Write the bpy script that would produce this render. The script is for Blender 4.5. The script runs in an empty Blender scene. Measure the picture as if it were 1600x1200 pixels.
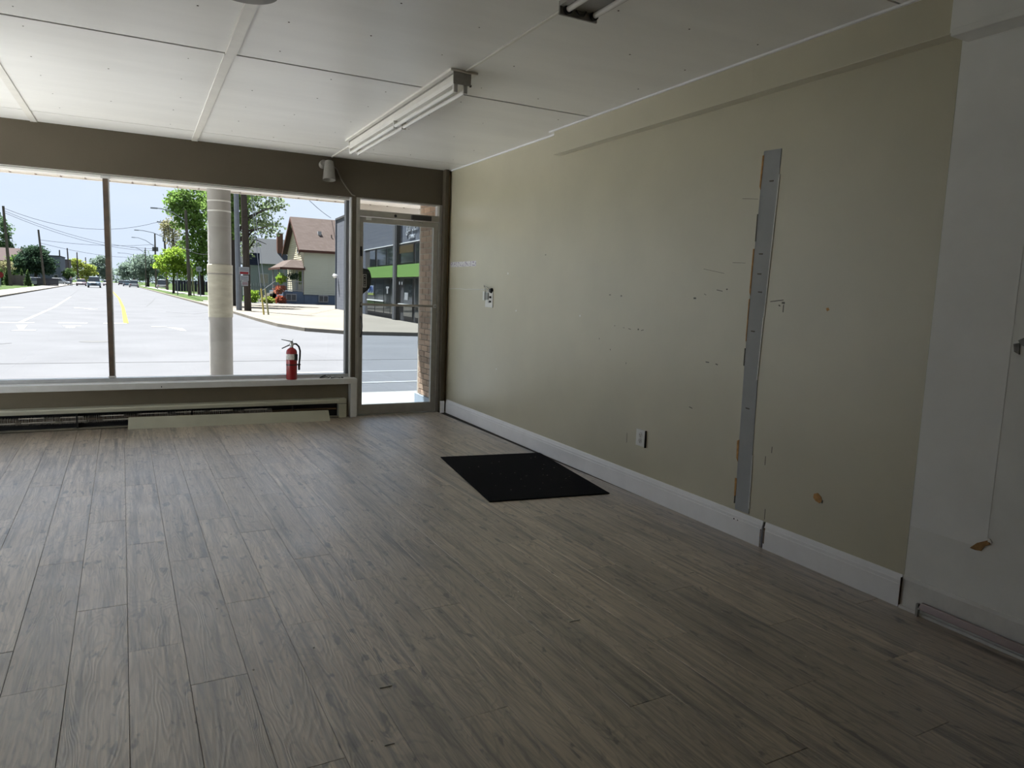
import bpy, math, random
import numpy as np
from mathutils import Vector, Matrix

random.seed(7)
RNG = np.random.default_rng(11)
SC = bpy.context.scene
COL = SC.collection

# ------------------------------------------------------------------ camera
cam_d = bpy.data.cameras.new('camera')
cam_d.sensor_fit = 'HORIZONTAL'
cam_d.sensor_width = 36.0
cam_d.lens = 1115.23 / 1600.0 * 36.0
cam_d.clip_end = 2000.0
cam = bpy.data.objects.new('camera', cam_d)
COL.objects.link(cam)
_r = Vector((0.88711964, -0.46016064, 0.03565002))
_u = Vector((0.02615773, 0.12724464, 0.99152639))
_f = Vector((0.46079769, 0.87867001, -0.12491798))
cam.matrix_world = Matrix(((_r.x, _u.x, -_f.x, 0.0), (_r.y, _u.y, -_f.y, 0.0),
                           (_r.z, _u.z, -_f.z, 1.36), (0, 0, 0, 1)))
SC.camera = cam

# ------------------------------------------------------------------ sky, sun, exposure
SKY_STRENGTH = 0.355
SUN_STRENGTH = 9.0
EXPOSURE = 1.96
world = bpy.data.worlds.new('sky')
SC.world = world
world.use_nodes = True
nt = world.node_tree
nt.nodes.clear()
wo = nt.nodes.new('ShaderNodeOutputWorld')
bg = nt.nodes.new('ShaderNodeBackground')
tc = nt.nodes.new('ShaderNodeTexCoord')
sp = nt.nodes.new('ShaderNodeSeparateXYZ')
rp = nt.nodes.new('ShaderNodeValToRGB')
rp.color_ramp.elements[0].position = 0.0
rp.color_ramp.elements[0].color = (0.62, 0.70, 0.84, 1)
rp.color_ramp.elements[1].position = 1.0
rp.color_ramp.elements[1].color = (0.48, 0.61, 0.84, 1)
nz = nt.nodes.new('ShaderNodeTexNoise')
nz.inputs['Scale'].default_value = 2.2
nz.inputs['Detail'].default_value = 5.0
mp = nt.nodes.new('ShaderNodeMapping')
mp.inputs['Scale'].default_value = (1, 1, 3.5)
cr = nt.nodes.new('ShaderNodeValToRGB')
cr.color_ramp.elements[0].position = 0.42
cr.color_ramp.elements[0].color = (0, 0, 0, 1)
cr.color_ramp.elements[1].position = 0.72
cr.color_ramp.elements[1].color = (0.6, 0.6, 0.6, 1)
mx = nt.nodes.new('ShaderNodeMix')
mx.data_type = 'RGBA'
mx.inputs[7].default_value = (0.74, 0.79, 0.86, 1)
nt.links.new(tc.outputs['Generated'], sp.inputs[0])
nt.links.new(sp.outputs['Z'], rp.inputs[0])
nt.links.new(tc.outputs['Generated'], mp.inputs[0])
nt.links.new(mp.outputs[0], nz.inputs['Vector'])
nt.links.new(nz.outputs['Fac'], cr.inputs[0])
nt.links.new(cr.outputs[0], mx.inputs[0])
nt.links.new(rp.outputs[0], mx.inputs[6])
nt.links.new(mx.outputs[2], bg.inputs[0])
bg.inputs[1].default_value = SKY_STRENGTH
nt.links.new(bg.outputs[0], wo.inputs[0])

sun_d = bpy.data.lights.new('sun', 'SUN')
sun_d.energy = SUN_STRENGTH
sun_d.angle = math.radians(1.2)
sun_d.color = (1.0, 0.985, 0.965)
sun = bpy.data.objects.new('sun', sun_d)
COL.objects.link(sun)
_to_sun = Vector((-0.20, 0.42, 0.88)).normalized()
sun.rotation_euler = _to_sun.to_track_quat('Z', 'Y').to_euler()

SC.view_settings.view_transform = 'Standard'
SC.view_settings.look = 'None'
SC.view_settings.gamma = 1.0
SC.view_settings.use_curve_mapping = False
SC.view_settings.exposure = EXPOSURE
try:
    SC.cycles.max_bounces = 16
    SC.cycles.diffuse_bounces = 10
    SC.cycles.transparent_max_bounces = 24
except Exception:
    pass


# ------------------------------------------------------------------ helpers
class MB:
    """collects faces of one mesh"""
    def __init__(s):
        s.v, s.f, s.m = [], [], []
        s.mi = 0

    def add(s, vs, fs):
        b = len(s.v)
        s.v += [tuple(p) for p in vs]
        for f in fs:
            s.f.append([b + i for i in f])
            s.m.append(s.mi)
        return s

    def box(s, x0, y0, z0, x1, y1, z1):
        if x0 > x1: x0, x1 = x1, x0
        if y0 > y1: y0, y1 = y1, y0
        if z0 > z1: z0, z1 = z1, z0
        return s.add([(x0, y0, z0), (x1, y0, z0), (x1, y1, z0), (x0, y1, z0),
                      (x0, y0, z1), (x1, y0, z1), (x1, y1, z1), (x0, y1, z1)],
                     [(0, 3, 2, 1), (4, 5, 6, 7), (0, 1, 5, 4), (1, 2, 6, 5), (2, 3, 7, 6), (3, 0, 4, 7)])

    def hexa(s, p):
        """8 corners: bottom ring 0-3, top ring 4-7"""
        return s.add(p, [(0, 3, 2, 1), (4, 5, 6, 7), (0, 1, 5, 4), (1, 2, 6, 5), (2, 3, 7, 6), (3, 0, 4, 7)])

    def tube(s, pts, r, n=8, caps=True):
        pts = [Vector(p) for p in pts]
        rs = r if isinstance(r, (list, tuple)) else [r] * len(pts)
        rings = []
        up = None
        for i, p in enumerate(pts):
            if i == 0: d = pts[1] - pts[0]
            elif i == len(pts) - 1: d = pts[-1] - pts[-2]
            else: d = (pts[i + 1] - pts[i]).normalized() + (pts[i] - pts[i - 1]).normalized()
            d.normalize()
            if up is None:
                up = Vector((0, 0, 1)) if abs(d.z) < 0.9 else Vector((1, 0, 0))
            a = d.cross(up)
            if a.length < 1e-6: a = d.cross(Vector((0, 1, 0)))
            a.normalize()
            b = a.cross(d).normalized()
            up = b
            rings.append([p + (a * math.cos(2 * math.pi * k / n) + b * math.sin(2 * math.pi * k / n)) * rs[i] for k in range(n)])
        vs = [q for rg in rings for q in rg]
        fs = []
        for i in range(len(pts) - 1):
            for k in range(n):
                k2 = (k + 1) % n
                fs.append((i * n + k, i * n + k2, (i + 1) * n + k2, (i + 1) * n + k))
        if caps:
            fs.append(tuple(range(n - 1, -1, -1)))
            fs.append(tuple((len(pts) - 1) * n + k for k in range(n)))
        # orientation
        fs = [tuple(reversed(f)) for f in fs]
        return s.add(vs, fs)

    def lathe(s, prof, n=20, c=(0, 0, 0), axis='z', caps=True):
        vs, fs = [], []
        for (r, h) in prof:
            for k in range(n):
                a = 2 * math.pi * k / n
                x, y = r * math.cos(a), r * math.sin(a)
                if axis == 'z': q = (c[0] + x, c[1] + y, c[2] + h)
                elif axis == 'y': q = (c[0] + x, c[1] + h, c[2] - y)
                else: q = (c[0] + h, c[1] + x, c[2] + y)
                vs.append(q)
        for i in range(len(prof) - 1):
            for k in range(n):
                k2 = (k + 1) % n
                fs.append((i * n + k, i * n + k2, (i + 1) * n + k2, (i + 1) * n + k))
        if caps:
            fs.append(tuple(range(n - 1, -1, -1)))
            fs.append(tuple((len(prof) - 1) * n + k for k in range(n)))
        return s.add(vs, fs)

    def prism(s, poly, z0, z1):
        """polygon in xy (counter-clockwise) extruded in z"""
        n = len(poly)
        vs = [(x, y, z0) for x, y in poly] + [(x, y, z1) for x, y in poly]
        fs = [tuple(range(n - 1, -1, -1)), tuple(range(n, 2 * n))]
        for i in range(n):
            j = (i + 1) % n
            fs.append((i, j, n + j, n + i))
        return s.add(vs, fs)

    def extr(s, poly, axis, a0, a1):
        """polygon in the plane across an axis, extruded along the axis ('x': (y,z); 'y': (x,z))"""
        n = len(poly)
        if axis == 'x':
            vs = [(a0, p, q) for p, q in poly] + [(a1, p, q) for p, q in poly]
        else:
            vs = [(p, a0, q) for p, q in poly] + [(p, a1, q) for p, q in poly]
        fs = [tuple(range(n)), tuple(range(2 * n - 1, n - 1, -1))]
        for i in range(n):
            j = (i + 1) % n
            fs.append((j, i, n + i, n + j))
        return s.add(vs, fs)

    def mesh(s, name):
        me = bpy.data.meshes.new(name)
        me.from_pydata(s.v, [], s.f)
        me.update()
        return me

    def build(s, name, mat, parent=None, smooth=False, bevel=0.0, kind=None):
        me = s.mesh(name)
        mats = mat if isinstance(mat, (list, tuple)) else [mat]
        for m in mats:
            me.materials.append(m)
        if len(mats) > 1:
            me.polygons.foreach_set('material_index', s.m)
        import bmesh
        b = bmesh.new()
        b.from_mesh(me)
        bmesh.ops.recalc_face_normals(b, faces=b.faces)
        b.to_mesh(me)
        b.free()
        o = bpy.data.objects.new(name, me)
        COL.objects.link(o)
        if parent: o.parent = parent
        if smooth: smooth_by_angle(me)
        if bevel:
            bv = o.modifiers.new('bevel', 'BEVEL')
            bv.width = bevel
            bv.segments = 2
            bv.limit_method = 'ANGLE'
        if kind: o['kind'] = kind
        return o


def smooth_by_angle(me, ang=0.7):
    me.polygons.foreach_set('use_smooth', [True] * len(me.polygons))
    try:
        me.set_sharp_from_angle(angle=ang)
    except Exception:
        pass


def thing(name, label, cat, loc=(0, 0, 0), rz=0.0, group=None):
    o = bpy.data.objects.new(name, None)
    o.empty_display_size = 0.1
    COL.objects.link(o)
    o.location = loc
    o.rotation_euler = (0, 0, rz)
    o['label'] = label
    o['category'] = cat
    if group: o['group'] = group
    return o


def tag(o, label, cat, group=None, kind=None):
    o['label'] = label
    o['category'] = cat
    if group: o['group'] = group
    if kind: o['kind'] = kind
    return o


def struct_empty(name, label, cat, loc=(0, 0, 0), rz=0.0):
    o = thing(name, label, cat, loc, rz)
    o['kind'] = 'structure'
    return o


def struct(o, label, cat):
    o['kind'] = 'structure'
    return tag(o, label, cat)


def copy_tree(o, parent=None):
    c = o.copy()
    COL.objects.link(c)
    if parent: c.parent = parent
    for ch in list(o.children):
        copy_tree(ch, c)
    return c


# ------------------------------------------------------------------ materials
MATS = {}
ALB = 1.0            # overall reflectance of what is defined from here on


def pmat(name, col, rough=0.6, metal=0.0, var=0.0, scale=8.0, bump=0.0, bscale=40.0, stretch=(1, 1, 1), spec=0.5,
         col2=None, coat=0.0, gen=False):
    if ALB < 1.0 and spec == 0.5 and rough > 0.4: spec = 0.08      # dusty matt surfaces outdoors
    col = tuple(x * ALB for x in col)
    if col2: col2 = tuple(x * ALB for x in col2)
    m = bpy.data.materials.new(name)
    m.use_nodes = True
    t = m.node_tree
    p = t.nodes['Principled BSDF']
    p.inputs['Base Color'].default_value = (*col, 1)
    p.inputs['Roughness'].default_value = rough
    p.inputs['Metallic'].default_value = metal
    p.inputs['Specular IOR Level'].default_value = spec
    p.inputs['Coat Weight'].default_value = coat
    if var or bump or col2:
        c = t.nodes.new('ShaderNodeTexCoord')
        g = t.nodes.new('ShaderNodeMapping')
        g.inputs['Scale'].default_value = stretch
        t.links.new(c.outputs['Object'], g.inputs[0])
    if var or col2:
        n = t.nodes.new('ShaderNodeTexNoise')
        n.inputs['Scale'].default_value = scale
        n.inputs['Detail'].default_value = 6
        n.inputs['Roughness'].default_value = 0.6
        t.links.new(g.outputs[0], n.inputs['Vector'])
        r = t.nodes.new('ShaderNodeValToRGB')
        a = tuple(max(0, x * (1 - var)) for x in col)
        b = col2 if col2 else tuple(min(1, x * (1 + var)) for x in col)
        r.color_ramp.elements[0].position = 0.32
        r.color_ramp.elements[1].position = 0.68
        r.color_ramp.elements[0].color = (*a, 1)
        r.color_ramp.elements[1].color = (*b, 1)
        t.links.new(n.outputs['Fac'], r.inputs[0])
        t.links.new(r.outputs[0], p.inputs['Base Color'])
    if bump:
        n2 = t.nodes.new('ShaderNodeTexNoise')
        n2.inputs['Scale'].default_value = bscale
        n2.inputs['Detail'].default_value = 4
        t.links.new(g.outputs[0], n2.inputs['Vector'])
        bp = t.nodes.new('ShaderNodeBump')
        bp.inputs['Strength'].default_value = bump
        bp.inputs['Distance'].default_value = 0.01
        t.links.new(n2.outputs['Fac'], bp.inputs['Height'])
        t.links.new(bp.outputs[0], p.inputs['Normal'])
    MATS[name] = m
    return m


def glass_mat(name, tint, refl=0.04):
    m = bpy.data.materials.new(name)
    m.use_nodes = True
    t = m.node_tree
    t.nodes.clear()
    o = t.nodes.new('ShaderNodeOutputMaterial')
    tr = t.nodes.new('ShaderNodeBsdfTransparent')
    tr.inputs[0].default_value = (*[x ** 0.5 for x in tint], 1)      # two faces per pane
    gl = t.nodes.new('ShaderNodeBsdfGlossy')
    gl.inputs['Roughness'].default_value = 0.02
    lw = t.nodes.new('ShaderNodeLayerWeight')
    lw.inputs[0].default_value = 0.5
    pw = t.nodes.new('ShaderNodeMath'); pw.operation = 'POWER'; pw.inputs[1].default_value = 5
    ml = t.nodes.new('ShaderNodeMath'); ml.operation = 'MULTIPLY_ADD'
    ml.inputs[1].default_value = 0.7; ml.inputs[2].default_value = refl
    mi = t.nodes.new('ShaderNodeMixShader')
    t.links.new(lw.outputs['Facing'], pw.inputs[0])
    t.links.new(pw.outputs[0], ml.inputs[0])
    t.links.new(ml.outputs[0], mi.inputs[0])
    t.links.new(tr.outputs[0], mi.inputs[1])
    t.links.new(gl.outputs[0], mi.inputs[2])
    t.links.new(mi.outputs[0], o.inputs[0])
    MATS[name] = m
    return m


def leaf_mat(name, c1, c2):
    c1 = tuple(min(0.8, x * ALB * 1.9 + 0.012) for x in c1)
    c2 = tuple(min(0.8, x * ALB * 1.9 + 0.012) for x in c2)
    m = bpy.data.materials.new(name)
    m.use_nodes = True
    t = m.node_tree
    t.nodes.clear()
    o = t.nodes.new('ShaderNodeOutputMaterial')
    d = t.nodes.new('ShaderNodeBsdfDiffuse')
    tl = t.nodes.new('ShaderNodeBsdfTranslucent')
    mi = t.nodes.new('ShaderNodeMixShader')
    mi.inputs[0].default_value = 0.5
    c = t.nodes.new('ShaderNodeTexCoord')
    n = t.nodes.new('ShaderNodeTexNoise')
    n.inputs['Scale'].default_value = 0.9
    n.inputs['Detail'].default_value = 5
    r = t.nodes.new('ShaderNodeValToRGB')
    r.color_ramp.elements[0].position = 0.35
    r.color_ramp.elements[1].position = 0.65
    r.color_ramp.elements[0].color = (*c1, 1)
    r.color_ramp.elements[1].color = (*c2, 1)
    t.links.new(c.outputs['Object'], n.inputs['Vector'])
    t.links.new(n.outputs['Fac'], r.inputs[0])
    t.links.new(r.outputs[0], d.inputs[0])
    t.links.new(r.outputs[0], tl.inputs[0])
    t.links.new(d.outputs[0], mi.inputs[1])
    t.links.new(tl.outputs[0], mi.inputs[2])
    t.links.new(mi.outputs[0], o.inputs[0])
    return m


def plank_mat():
    m = bpy.data.materials.new('laminate_plank')
    m.use_nodes = True
    t = m.node_tree
    L = t.links.new
    N = t.nodes.new
    p = t.nodes['Principled BSDF']
    c = N('ShaderNodeTexCoord')
    oi = N('ShaderNodeObjectInfo')
    # every board reads a different piece of the pattern
    off = N('ShaderNodeMath'); off.operation = 'MULTIPLY'; off.inputs[1].default_value = 57.0
    L(oi.outputs['Random'], off.inputs[0])
    def noise(sx, sy, det, rough=0.6, dist=0.0):
        g = N('ShaderNodeMapping'); g.inputs['Scale'].default_value = (sx, sy, 1)
        L(c.outputs['Object'], g.inputs[0])
        n = N('ShaderNodeTexNoise'); n.noise_dimensions = '4D'
        n.inputs['Scale'].default_value = 1.0
        n.inputs['Detail'].default_value = det
        n.inputs['Roughness'].default_value = rough
        n.inputs['Distortion'].default_value = dist
        L(g.outputs[0], n.inputs['Vector']); L(off.outputs[0], n.inputs['W'])
        return n
    def ramp(src, p0, c0, p1, c1):
        r = N('ShaderNodeValToRGB')
        r.color_ramp.elements[0].position = p0; r.color_ramp.elements[0].color = (*c0, 1)
        r.color_ramp.elements[1].position = p1; r.color_ramp.elements[1].color = (*c1, 1)
        L(src, r.inputs[0]); return r
    def mix(kind, fac, a, b):
        x = N('ShaderNodeMix'); x.data_type = 'RGBA'; x.blend_type = kind
        if isinstance(fac, float): x.inputs[0].default_value = fac
        else: L(fac, x.inputs[0])
        L(a, x.inputs[6]); L(b, x.inputs[7]); return x.outputs[2]
    broad = noise(15, 0.7, 8, 0.68, 0.3)
    base = ramp(broad.outputs['Fac'], 0.30, (0.30, 0.232, 0.165), 0.72, (0.60, 0.50, 0.38))
    grain = noise(120, 5, 5, 0.65, 0.3)
    g1 = ramp(grain.outputs['Fac'], 0.35, (0.62, 0.61, 0.60), 0.62, (1.08, 1.08, 1.08))
    col = mix('MULTIPLY', 0.8, base.outputs[0], g1.outputs[0])
    dark = noise(19, 0.9, 9, 0.72, 0.35)
    g2 = ramp(dark.outputs['Fac'], 0.47, (1.05, 1.05, 1.05), 0.62, (0.24, 0.22, 0.21))
    col = mix('MULTIPLY', 1.0, col, g2.outputs[0])
    kn = noise(24, 8, 3, 0.55, 0.5)
    g3 = ramp(kn.outputs['Fac'], 0.60, (1, 1, 1), 0.67, (0.10, 0.09, 0.09))
    col = mix('MULTIPLY', 0.9, col, g3.outputs[0])
    wg = N('ShaderNodeMapping'); wg.inputs['Scale'].default_value = (1.0, 0.16, 1)
    L(c.outputs['Object'], wg.inputs[0])
    wn = N('ShaderNodeTexNoise'); wn.noise_dimensions = '4D'; wn.inputs['Scale'].default_value = 7.0
    wn.inputs['Detail'].default_value = 2.5; wn.inputs['Distortion'].default_value = 0.5
    L(wg.outputs[0], wn.inputs['Vector']); L(off.outputs[0], wn.inputs['W'])
    ring = N('ShaderNodeMath'); ring.operation = 'MULTIPLY'; ring.inputs[1].default_value = 150.0
    L(wn.outputs['Fac'], ring.inputs[0])
    sn = N('ShaderNodeMath'); sn.operation = 'SINE'; L(ring.outputs[0], sn.inputs[0])
    g4 = ramp(sn.outputs[0], 0.45, (1, 1, 1), 0.95, (0.74, 0.73, 0.72))
    col = mix('MULTIPLY', 1.0, col, g4.outputs[0])
    # tone of the whole board
    hv = N('ShaderNodeHueSaturation')
    mr = N('ShaderNodeMapRange'); mr.inputs[3].default_value = 0.80; mr.inputs[4].default_value = 1.24
    L(oi.outputs['Random'], mr.inputs[0]); L(mr.outputs[0], hv.inputs['Value'])
    hv.inputs['Saturation'].default_value = 0.95
    L(col, hv.inputs['Color']); L(hv.outputs[0], p.inputs['Base Color'])
    # embossed grain: growth rings
    add = N('ShaderNodeMath'); add.operation = 'MULTIPLY_ADD'; add.inputs[1].default_value = 0.35
    L(sn.outputs[0], add.inputs[0]); L(grain.outputs['Fac'], add.inputs[2])
    bp = N('ShaderNodeBump'); bp.inputs['Strength'].default_value = 0.5; bp.inputs['Distance'].default_value = 0.0014
    L(add.outputs[0], bp.inputs['Height']); L(bp.outputs[0], p.inputs['Normal'])
    # worn, smeared sheen in the room's own coordinates
    gm = N('ShaderNodeNewGeometry')
    sm = N('ShaderNodeTexNoise'); sm.inputs['Scale'].default_value = 3.5; sm.inputs['Detail'].default_value = 6
    L(gm.outputs['Position'], sm.inputs['Vector'])
    rr = N('ShaderNodeMapRange'); rr.inputs[1].default_value = 0.35; rr.inputs[2].default_value = 0.65
    rr.inputs[3].default_value = 0.40; rr.inputs[4].default_value = 0.54
    L(sm.outputs['Fac'], rr.inputs[0]); L(rr.outputs[0], p.inputs['Roughness'])
    p.inputs['Specular IOR Level'].default_value = 1.0
    p.inputs['Coat Weight'].default_value = 1.0
    p.inputs['Coat Roughness'].default_value = 0.40
    p.inputs['Coat IOR'].default_value = 2.0
    L(bp.outputs[0], p.inputs['Coat Normal'])
    return m


def ceiling_mat():
    m = pmat('ceiling_paint', (0.85, 0.845, 0.82), 0.36, var=0.05, scale=1.2, bump=0.10, bscale=3.0, stretch=(0.5, 2.2, 1), spec=0.7)
    return m


M_plank = plank_mat()
M_ceil = ceiling_mat()
M_gap = pmat('dark_gap', (0.03, 0.027, 0.022), 0.9)
M_sub = pmat('subfloor', (0.06, 0.05, 0.045), 0.9, var=0.2)
M_wall = pmat('khaki_wall_paint', (0.535, 0.497, 0.365), 0.45, var=0.05, scale=1.6, bump=0.05, bscale=60, spec=0.5, coat=1.0)
M_wall.node_tree.nodes['Principled BSDF'].inputs['Coat Roughness'].default_value = 0.40
M_wall.node_tree.nodes['Principled BSDF'].inputs['Coat IOR'].default_value = 1.58
M_wall_shade = pmat('shaded_wall_paint', (0.08, 0.066, 0.045), 0.6, var=0.04, scale=2.0, bump=0.05, bscale=90, spec=0.3)  # wall paint darkened so its colour holds the backlit front wall's shade
M_white_wall = pmat('white_wall_paint', (0.82, 0.82, 0.80), 0.6, var=0.06, scale=2.5, bump=0.05, bscale=80, spec=0.3)
M_trim = pmat('white_trim_paint', (0.88, 0.88, 0.90), 0.4, var=0.04, scale=5)
M_trim_dirty = pmat('worn_white_paint', (0.72, 0.71, 0.69), 0.5, var=0.12, scale=6)
M_sill = pmat('sill_paint', (0.60, 0.60, 0.58), 0.35, var=0.06, scale=5)
M_alu = pmat('bronze_grey_aluminium', (0.34, 0.325, 0.29), 0.42, metal=0.35, var=0.08, scale=14)
M_mull = pmat('weathered_brown_aluminium', (0.085, 0.070, 0.060), 0.5, metal=0.2, var=0.25, scale=20, col2=(0.13, 0.09, 0.06))
M_alu_l = pmat('pale_aluminium', (0.58, 0.59, 0.60), 0.35, metal=0.5, var=0.08, scale=12)
M_dark = pmat('dark_metal', (0.035, 0.035, 0.035), 0.5, metal=0.4)
M_black = pmat('black_plastic', (0.012, 0.012, 0.013), 0.45)
M_white_pl = pmat('white_plastic', (0.74, 0.74, 0.71), 0.35)
M_fix = pmat('white_enamel', (0.78, 0.76, 0.71), 0.35, var=0.04, scale=8)
M_tube = pmat('opal_tube_glass', (0.86, 0.85, 0.82), 0.15)
M_steel = pmat('dull_steel', (0.33, 0.32, 0.29), 0.4, metal=0.7, var=0.15, scale=15)
M_glass = glass_mat('clear_pane', (0.94, 0.96, 0.96))
M_glass_t = glass_mat('tinted_pane', (0.50, 0.56, 0.60), 0.05)

# ================================================================== STRUCTURE
XR, YF, H = 3.0726, 7.508, 2.6763
XL, YB = -1.75, -3.0
LW0 = 4.9           # where the added fill window starts

# ---- floor with its boards
fl = MB().box(XL - 0.1, YB - 0.1, -0.20, XR + 0.2, YF + 0.19, -0.010).build('floor', M_sub)
struct(fl, 'grey brown laminate plank floor of the empty shop', 'floor')
PW, PL, TILT = 0.1845, 1.22, 0.018


def plank_mesh(w, l):
    b, z0, z1 = 0.0012, -0.0095, 0.0
    g = 0.0005
    x0, x1, y0, y1 = -w / 2 + g, w / 2 - g, g, l - g
    vs = [(x0, y0, z0), (x1, y0, z0), (x1, y1, z0), (x0, y1, z0),
          (x0, y0, z1 - b), (x1, y0, z1 - b), (x1, y1, z1 - b), (x0, y1, z1 - b),
          (x0 + b, y0 + b, z1), (x1 - b, y0 + b, z1), (x1 - b, y1 - b, z1), (x0 + b, y1 - b, z1)]
    fs = [(0, 3, 2, 1), (8, 9, 10, 11)]
    for a in (0, 4):
        for k in range(4):
            k2 = (k + 1) % 4
            fs.append((a + k, a + k2, a + 4 + k2, a + 4 + k))
    me = bpy.data.meshes.new('plank')
    me.from_pydata(vs, [], fs)
    me.materials.append(M_plank)
    return me


full = plank_mesh(PW, PL)
_pm = {}
rot = math.atan(TILT)
off_rows = {}
pr = random.Random(5)
for k in range(-14, 17):
    x3 = 0.021 + PW * k           # centre of the row at y = 3
    if x3 < -1.75 or x3 > 3.14: continue
    st = (k * 0.4375 + pr.uniform(-0.12, 0.12)) % PL
    y = -0.75 - st
    while y < 7.62:
        l = PL
        yy = y
        if y < -0.75:
            l = PL - (-0.75 - y); yy = -0.75
        if yy + l > 7.64: l = 7.64 - yy
        if l < 0.05:
            y += PL; continue
        if abs(l - PL) < 1e-6: me = full
        else:
            me = plank_mesh(PW, l)
        o = bpy.data.objects.new('plank', me)
        COL.objects.link(o)
        o.parent = fl
        o.location = (x3 - TILT * (yy - 3.0), yy, 0.0)
        o.rotation_euler = (0, 0, rot)
        o.scale = (1, 1, 1)
        o.location.z = pr.uniform(-0.0006, 0.0004)
        y += PL
# the rest of the floor, behind and far left, out of the photograph
MB().box(XL, YB, -0.0098, XR, -0.76, 0.0).build('floor_sheet', M_plank, fl)

# ---- ceiling with its sheets
ce = MB().box(XL - 0.1, YB - 0.1, H + 0.0125, XR + 0.2, YF + 0.19, H + 0.18).build('ceiling', M_gap)
struct(ce, 'white painted ceiling of large nailed sheets with seams', 'ceiling')
xs = [XL, -0.75, 0.505, 1.765, XR]
ys = [YB, -2.71, -0.27, 2.17, 4.61, 7.055, YF]
gapy = {4.61: 0.012, 7.055: 0.008, 2.17: 0.006, -0.27: 0.004, -2.71: 0.004}
M_rust = pmat('rusty_nail', (0.07, 0.055, 0.04), 0.95, spec=0.05)
for i in range(len(xs) - 1):
    for j in range(len(ys) - 1):
        x0, x1 = xs[i] + 0.0015, xs[i + 1] - 0.0015
        y0 = ys[j] + gapy.get(ys[j], 0)
        y1 = ys[j + 1] - gapy.get(ys[j + 1], 0)
        sag = pr.uniform(-0.002, 0.002)
        p = MB().box(x0, y0, H, x1, y1, H + 0.012).build('ceiling_sheet', M_ceil, ce)
        # nail heads of this sheet
        n = MB()
        if y1 - y0 > 1.0:
            for a in (0.18, 0.5, 0.82):
                for b in np.linspace(0.08, 0.92, 5):
                    if pr.random() < 0.12: continue
                    cx = x0 + (x1 - x0) * a + pr.uniform(-0.03, 0.03)
                    cy = y0 + (y1 - y0) * b + pr.uniform(-0.06, 0.06)
                    r = pr.choice((0.0035, 0.0045, 0.005))
                    n.lathe([(r, -0.0012), (r, 0.0006)], 6, (cx, cy, H))
            n.build('nail_heads', M_rust, p, kind='stuff')
bat = MB().box(0.475, 4.625, H - 0.006, 0.528, YF, H).build('batten', M_fix, ce)
MB().box(0.478, 2.0, H - 0.016, 0.533, 4.60, H).build('batten', M_fix, ce)
MB().box(-0.78, 0.0, H - 0.006, -0.73, YF, H).build('batten', M_fix, ce)
MB().box(1.772, 0.2, H - 0.006, 1.787, YF, H).build('bead', M_fix, ce)

# ---- front wall
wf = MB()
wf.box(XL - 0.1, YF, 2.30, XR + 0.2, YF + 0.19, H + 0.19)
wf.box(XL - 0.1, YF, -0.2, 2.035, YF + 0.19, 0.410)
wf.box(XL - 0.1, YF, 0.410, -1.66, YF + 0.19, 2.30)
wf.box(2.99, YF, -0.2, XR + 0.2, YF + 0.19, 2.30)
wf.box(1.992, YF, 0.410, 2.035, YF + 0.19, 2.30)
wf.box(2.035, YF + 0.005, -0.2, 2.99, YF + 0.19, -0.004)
struct(wf.build('wall_front', M_wall_shade), 'olive front wall darkened for its backlit shade, around the shop window and door', 'wall')

MB().box(-1.66, YF - 0.004, 0.0, 1.962, YF + 0.001, 0.360).build('lower_panel', pmat('brightened_panel_paint', (0.20, 0.17, 0.115), 0.6, var=0.05), bpy.data.objects['wall_front'])  # same paint as the front wall, lightened to carry light under the sill

# ---- right wall: khaki part, white part
wr = struct(MB().box(XR, 1.932, -0.2, XR + 0.2, YF + 0.19, H + 0.02).build('wall_right', M_wall),
            'long khaki green painted side wall with scuffs', 'wall')
wr2 = struct(MB().box(XR + 0.001, YB, -0.2, XR + 0.2, 1.932, H + 0.02).build('wall_right_rear', M_white_wall),
             'unfinished white side wall section nearest the camera', 'wall')
MB().box(XR - 0.0003, 1.60, 0.385, XR + 0.002, 1.930, 2.455).build('drywall_sheet', pmat('paler_drywall', (0.87, 0.87, 0.86), 0.6, var=0.04, scale=3), wr2)
struct(MB().box(XL - 0.2, YB - 0.2, -0.2, XR + 0.2, YB, H + 0.02).build('wall_back', M_wall_shade),
       'plain wall behind the camera, darkened to dim the rear of the room', 'wall')  # unseen wall; dark paint chosen to dim the rear of the room

# ---- left wall (out of frame): moved close in, with an added window for fill light
wl = MB()
wl.box(XL - 0.2, YB, -0.2, XL, YF, 0.14)
wl.box(XL - 0.2, YB, 2.56, XL, YF, H + 0.02)
wl.box(XL - 0.2, YB, 0.14, XL, LW0, 2.56)
wl.box(XL - 0.2, 7.42, 0.14, XL, YF, 2.56)
struct(wl.build('wall_left', M_wall), 'unseen khaki side wall left of view, holding an added fill light window', 'wall')
w2 = struct_empty('fill_window', 'added fill light window in the left wall, out of view', 'window', (XL - 0.1, LW0, 0.14))  # added out of view to let in more daylight
LL = 7.42 - LW0
MB().box(-0.03, 0, 0, 0.03, LL, 0.04).box(-0.03, 0, 2.38, 0.03, LL, 2.42).box(-0.03, 0, 0.04, 0.03, 0.04, 2.38).box(-0.03, LL - 0.04, 0.04, 0.03, LL, 2.38).build('window_frame', M_alu, w2)
MB().box(-0.025, LL / 2 - 0.02, 0.04, 0.025, LL / 2 + 0.02, 2.38).build('mullion', M_alu, w2)
for a, b in ((0.04, LL / 2 - 0.02), (LL / 2 + 0.02, LL - 0.04)):
    MB().box(-0.003, a, 0.04, 0.003, b, 2.38).build('pane', M_glass, w2)

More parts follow.
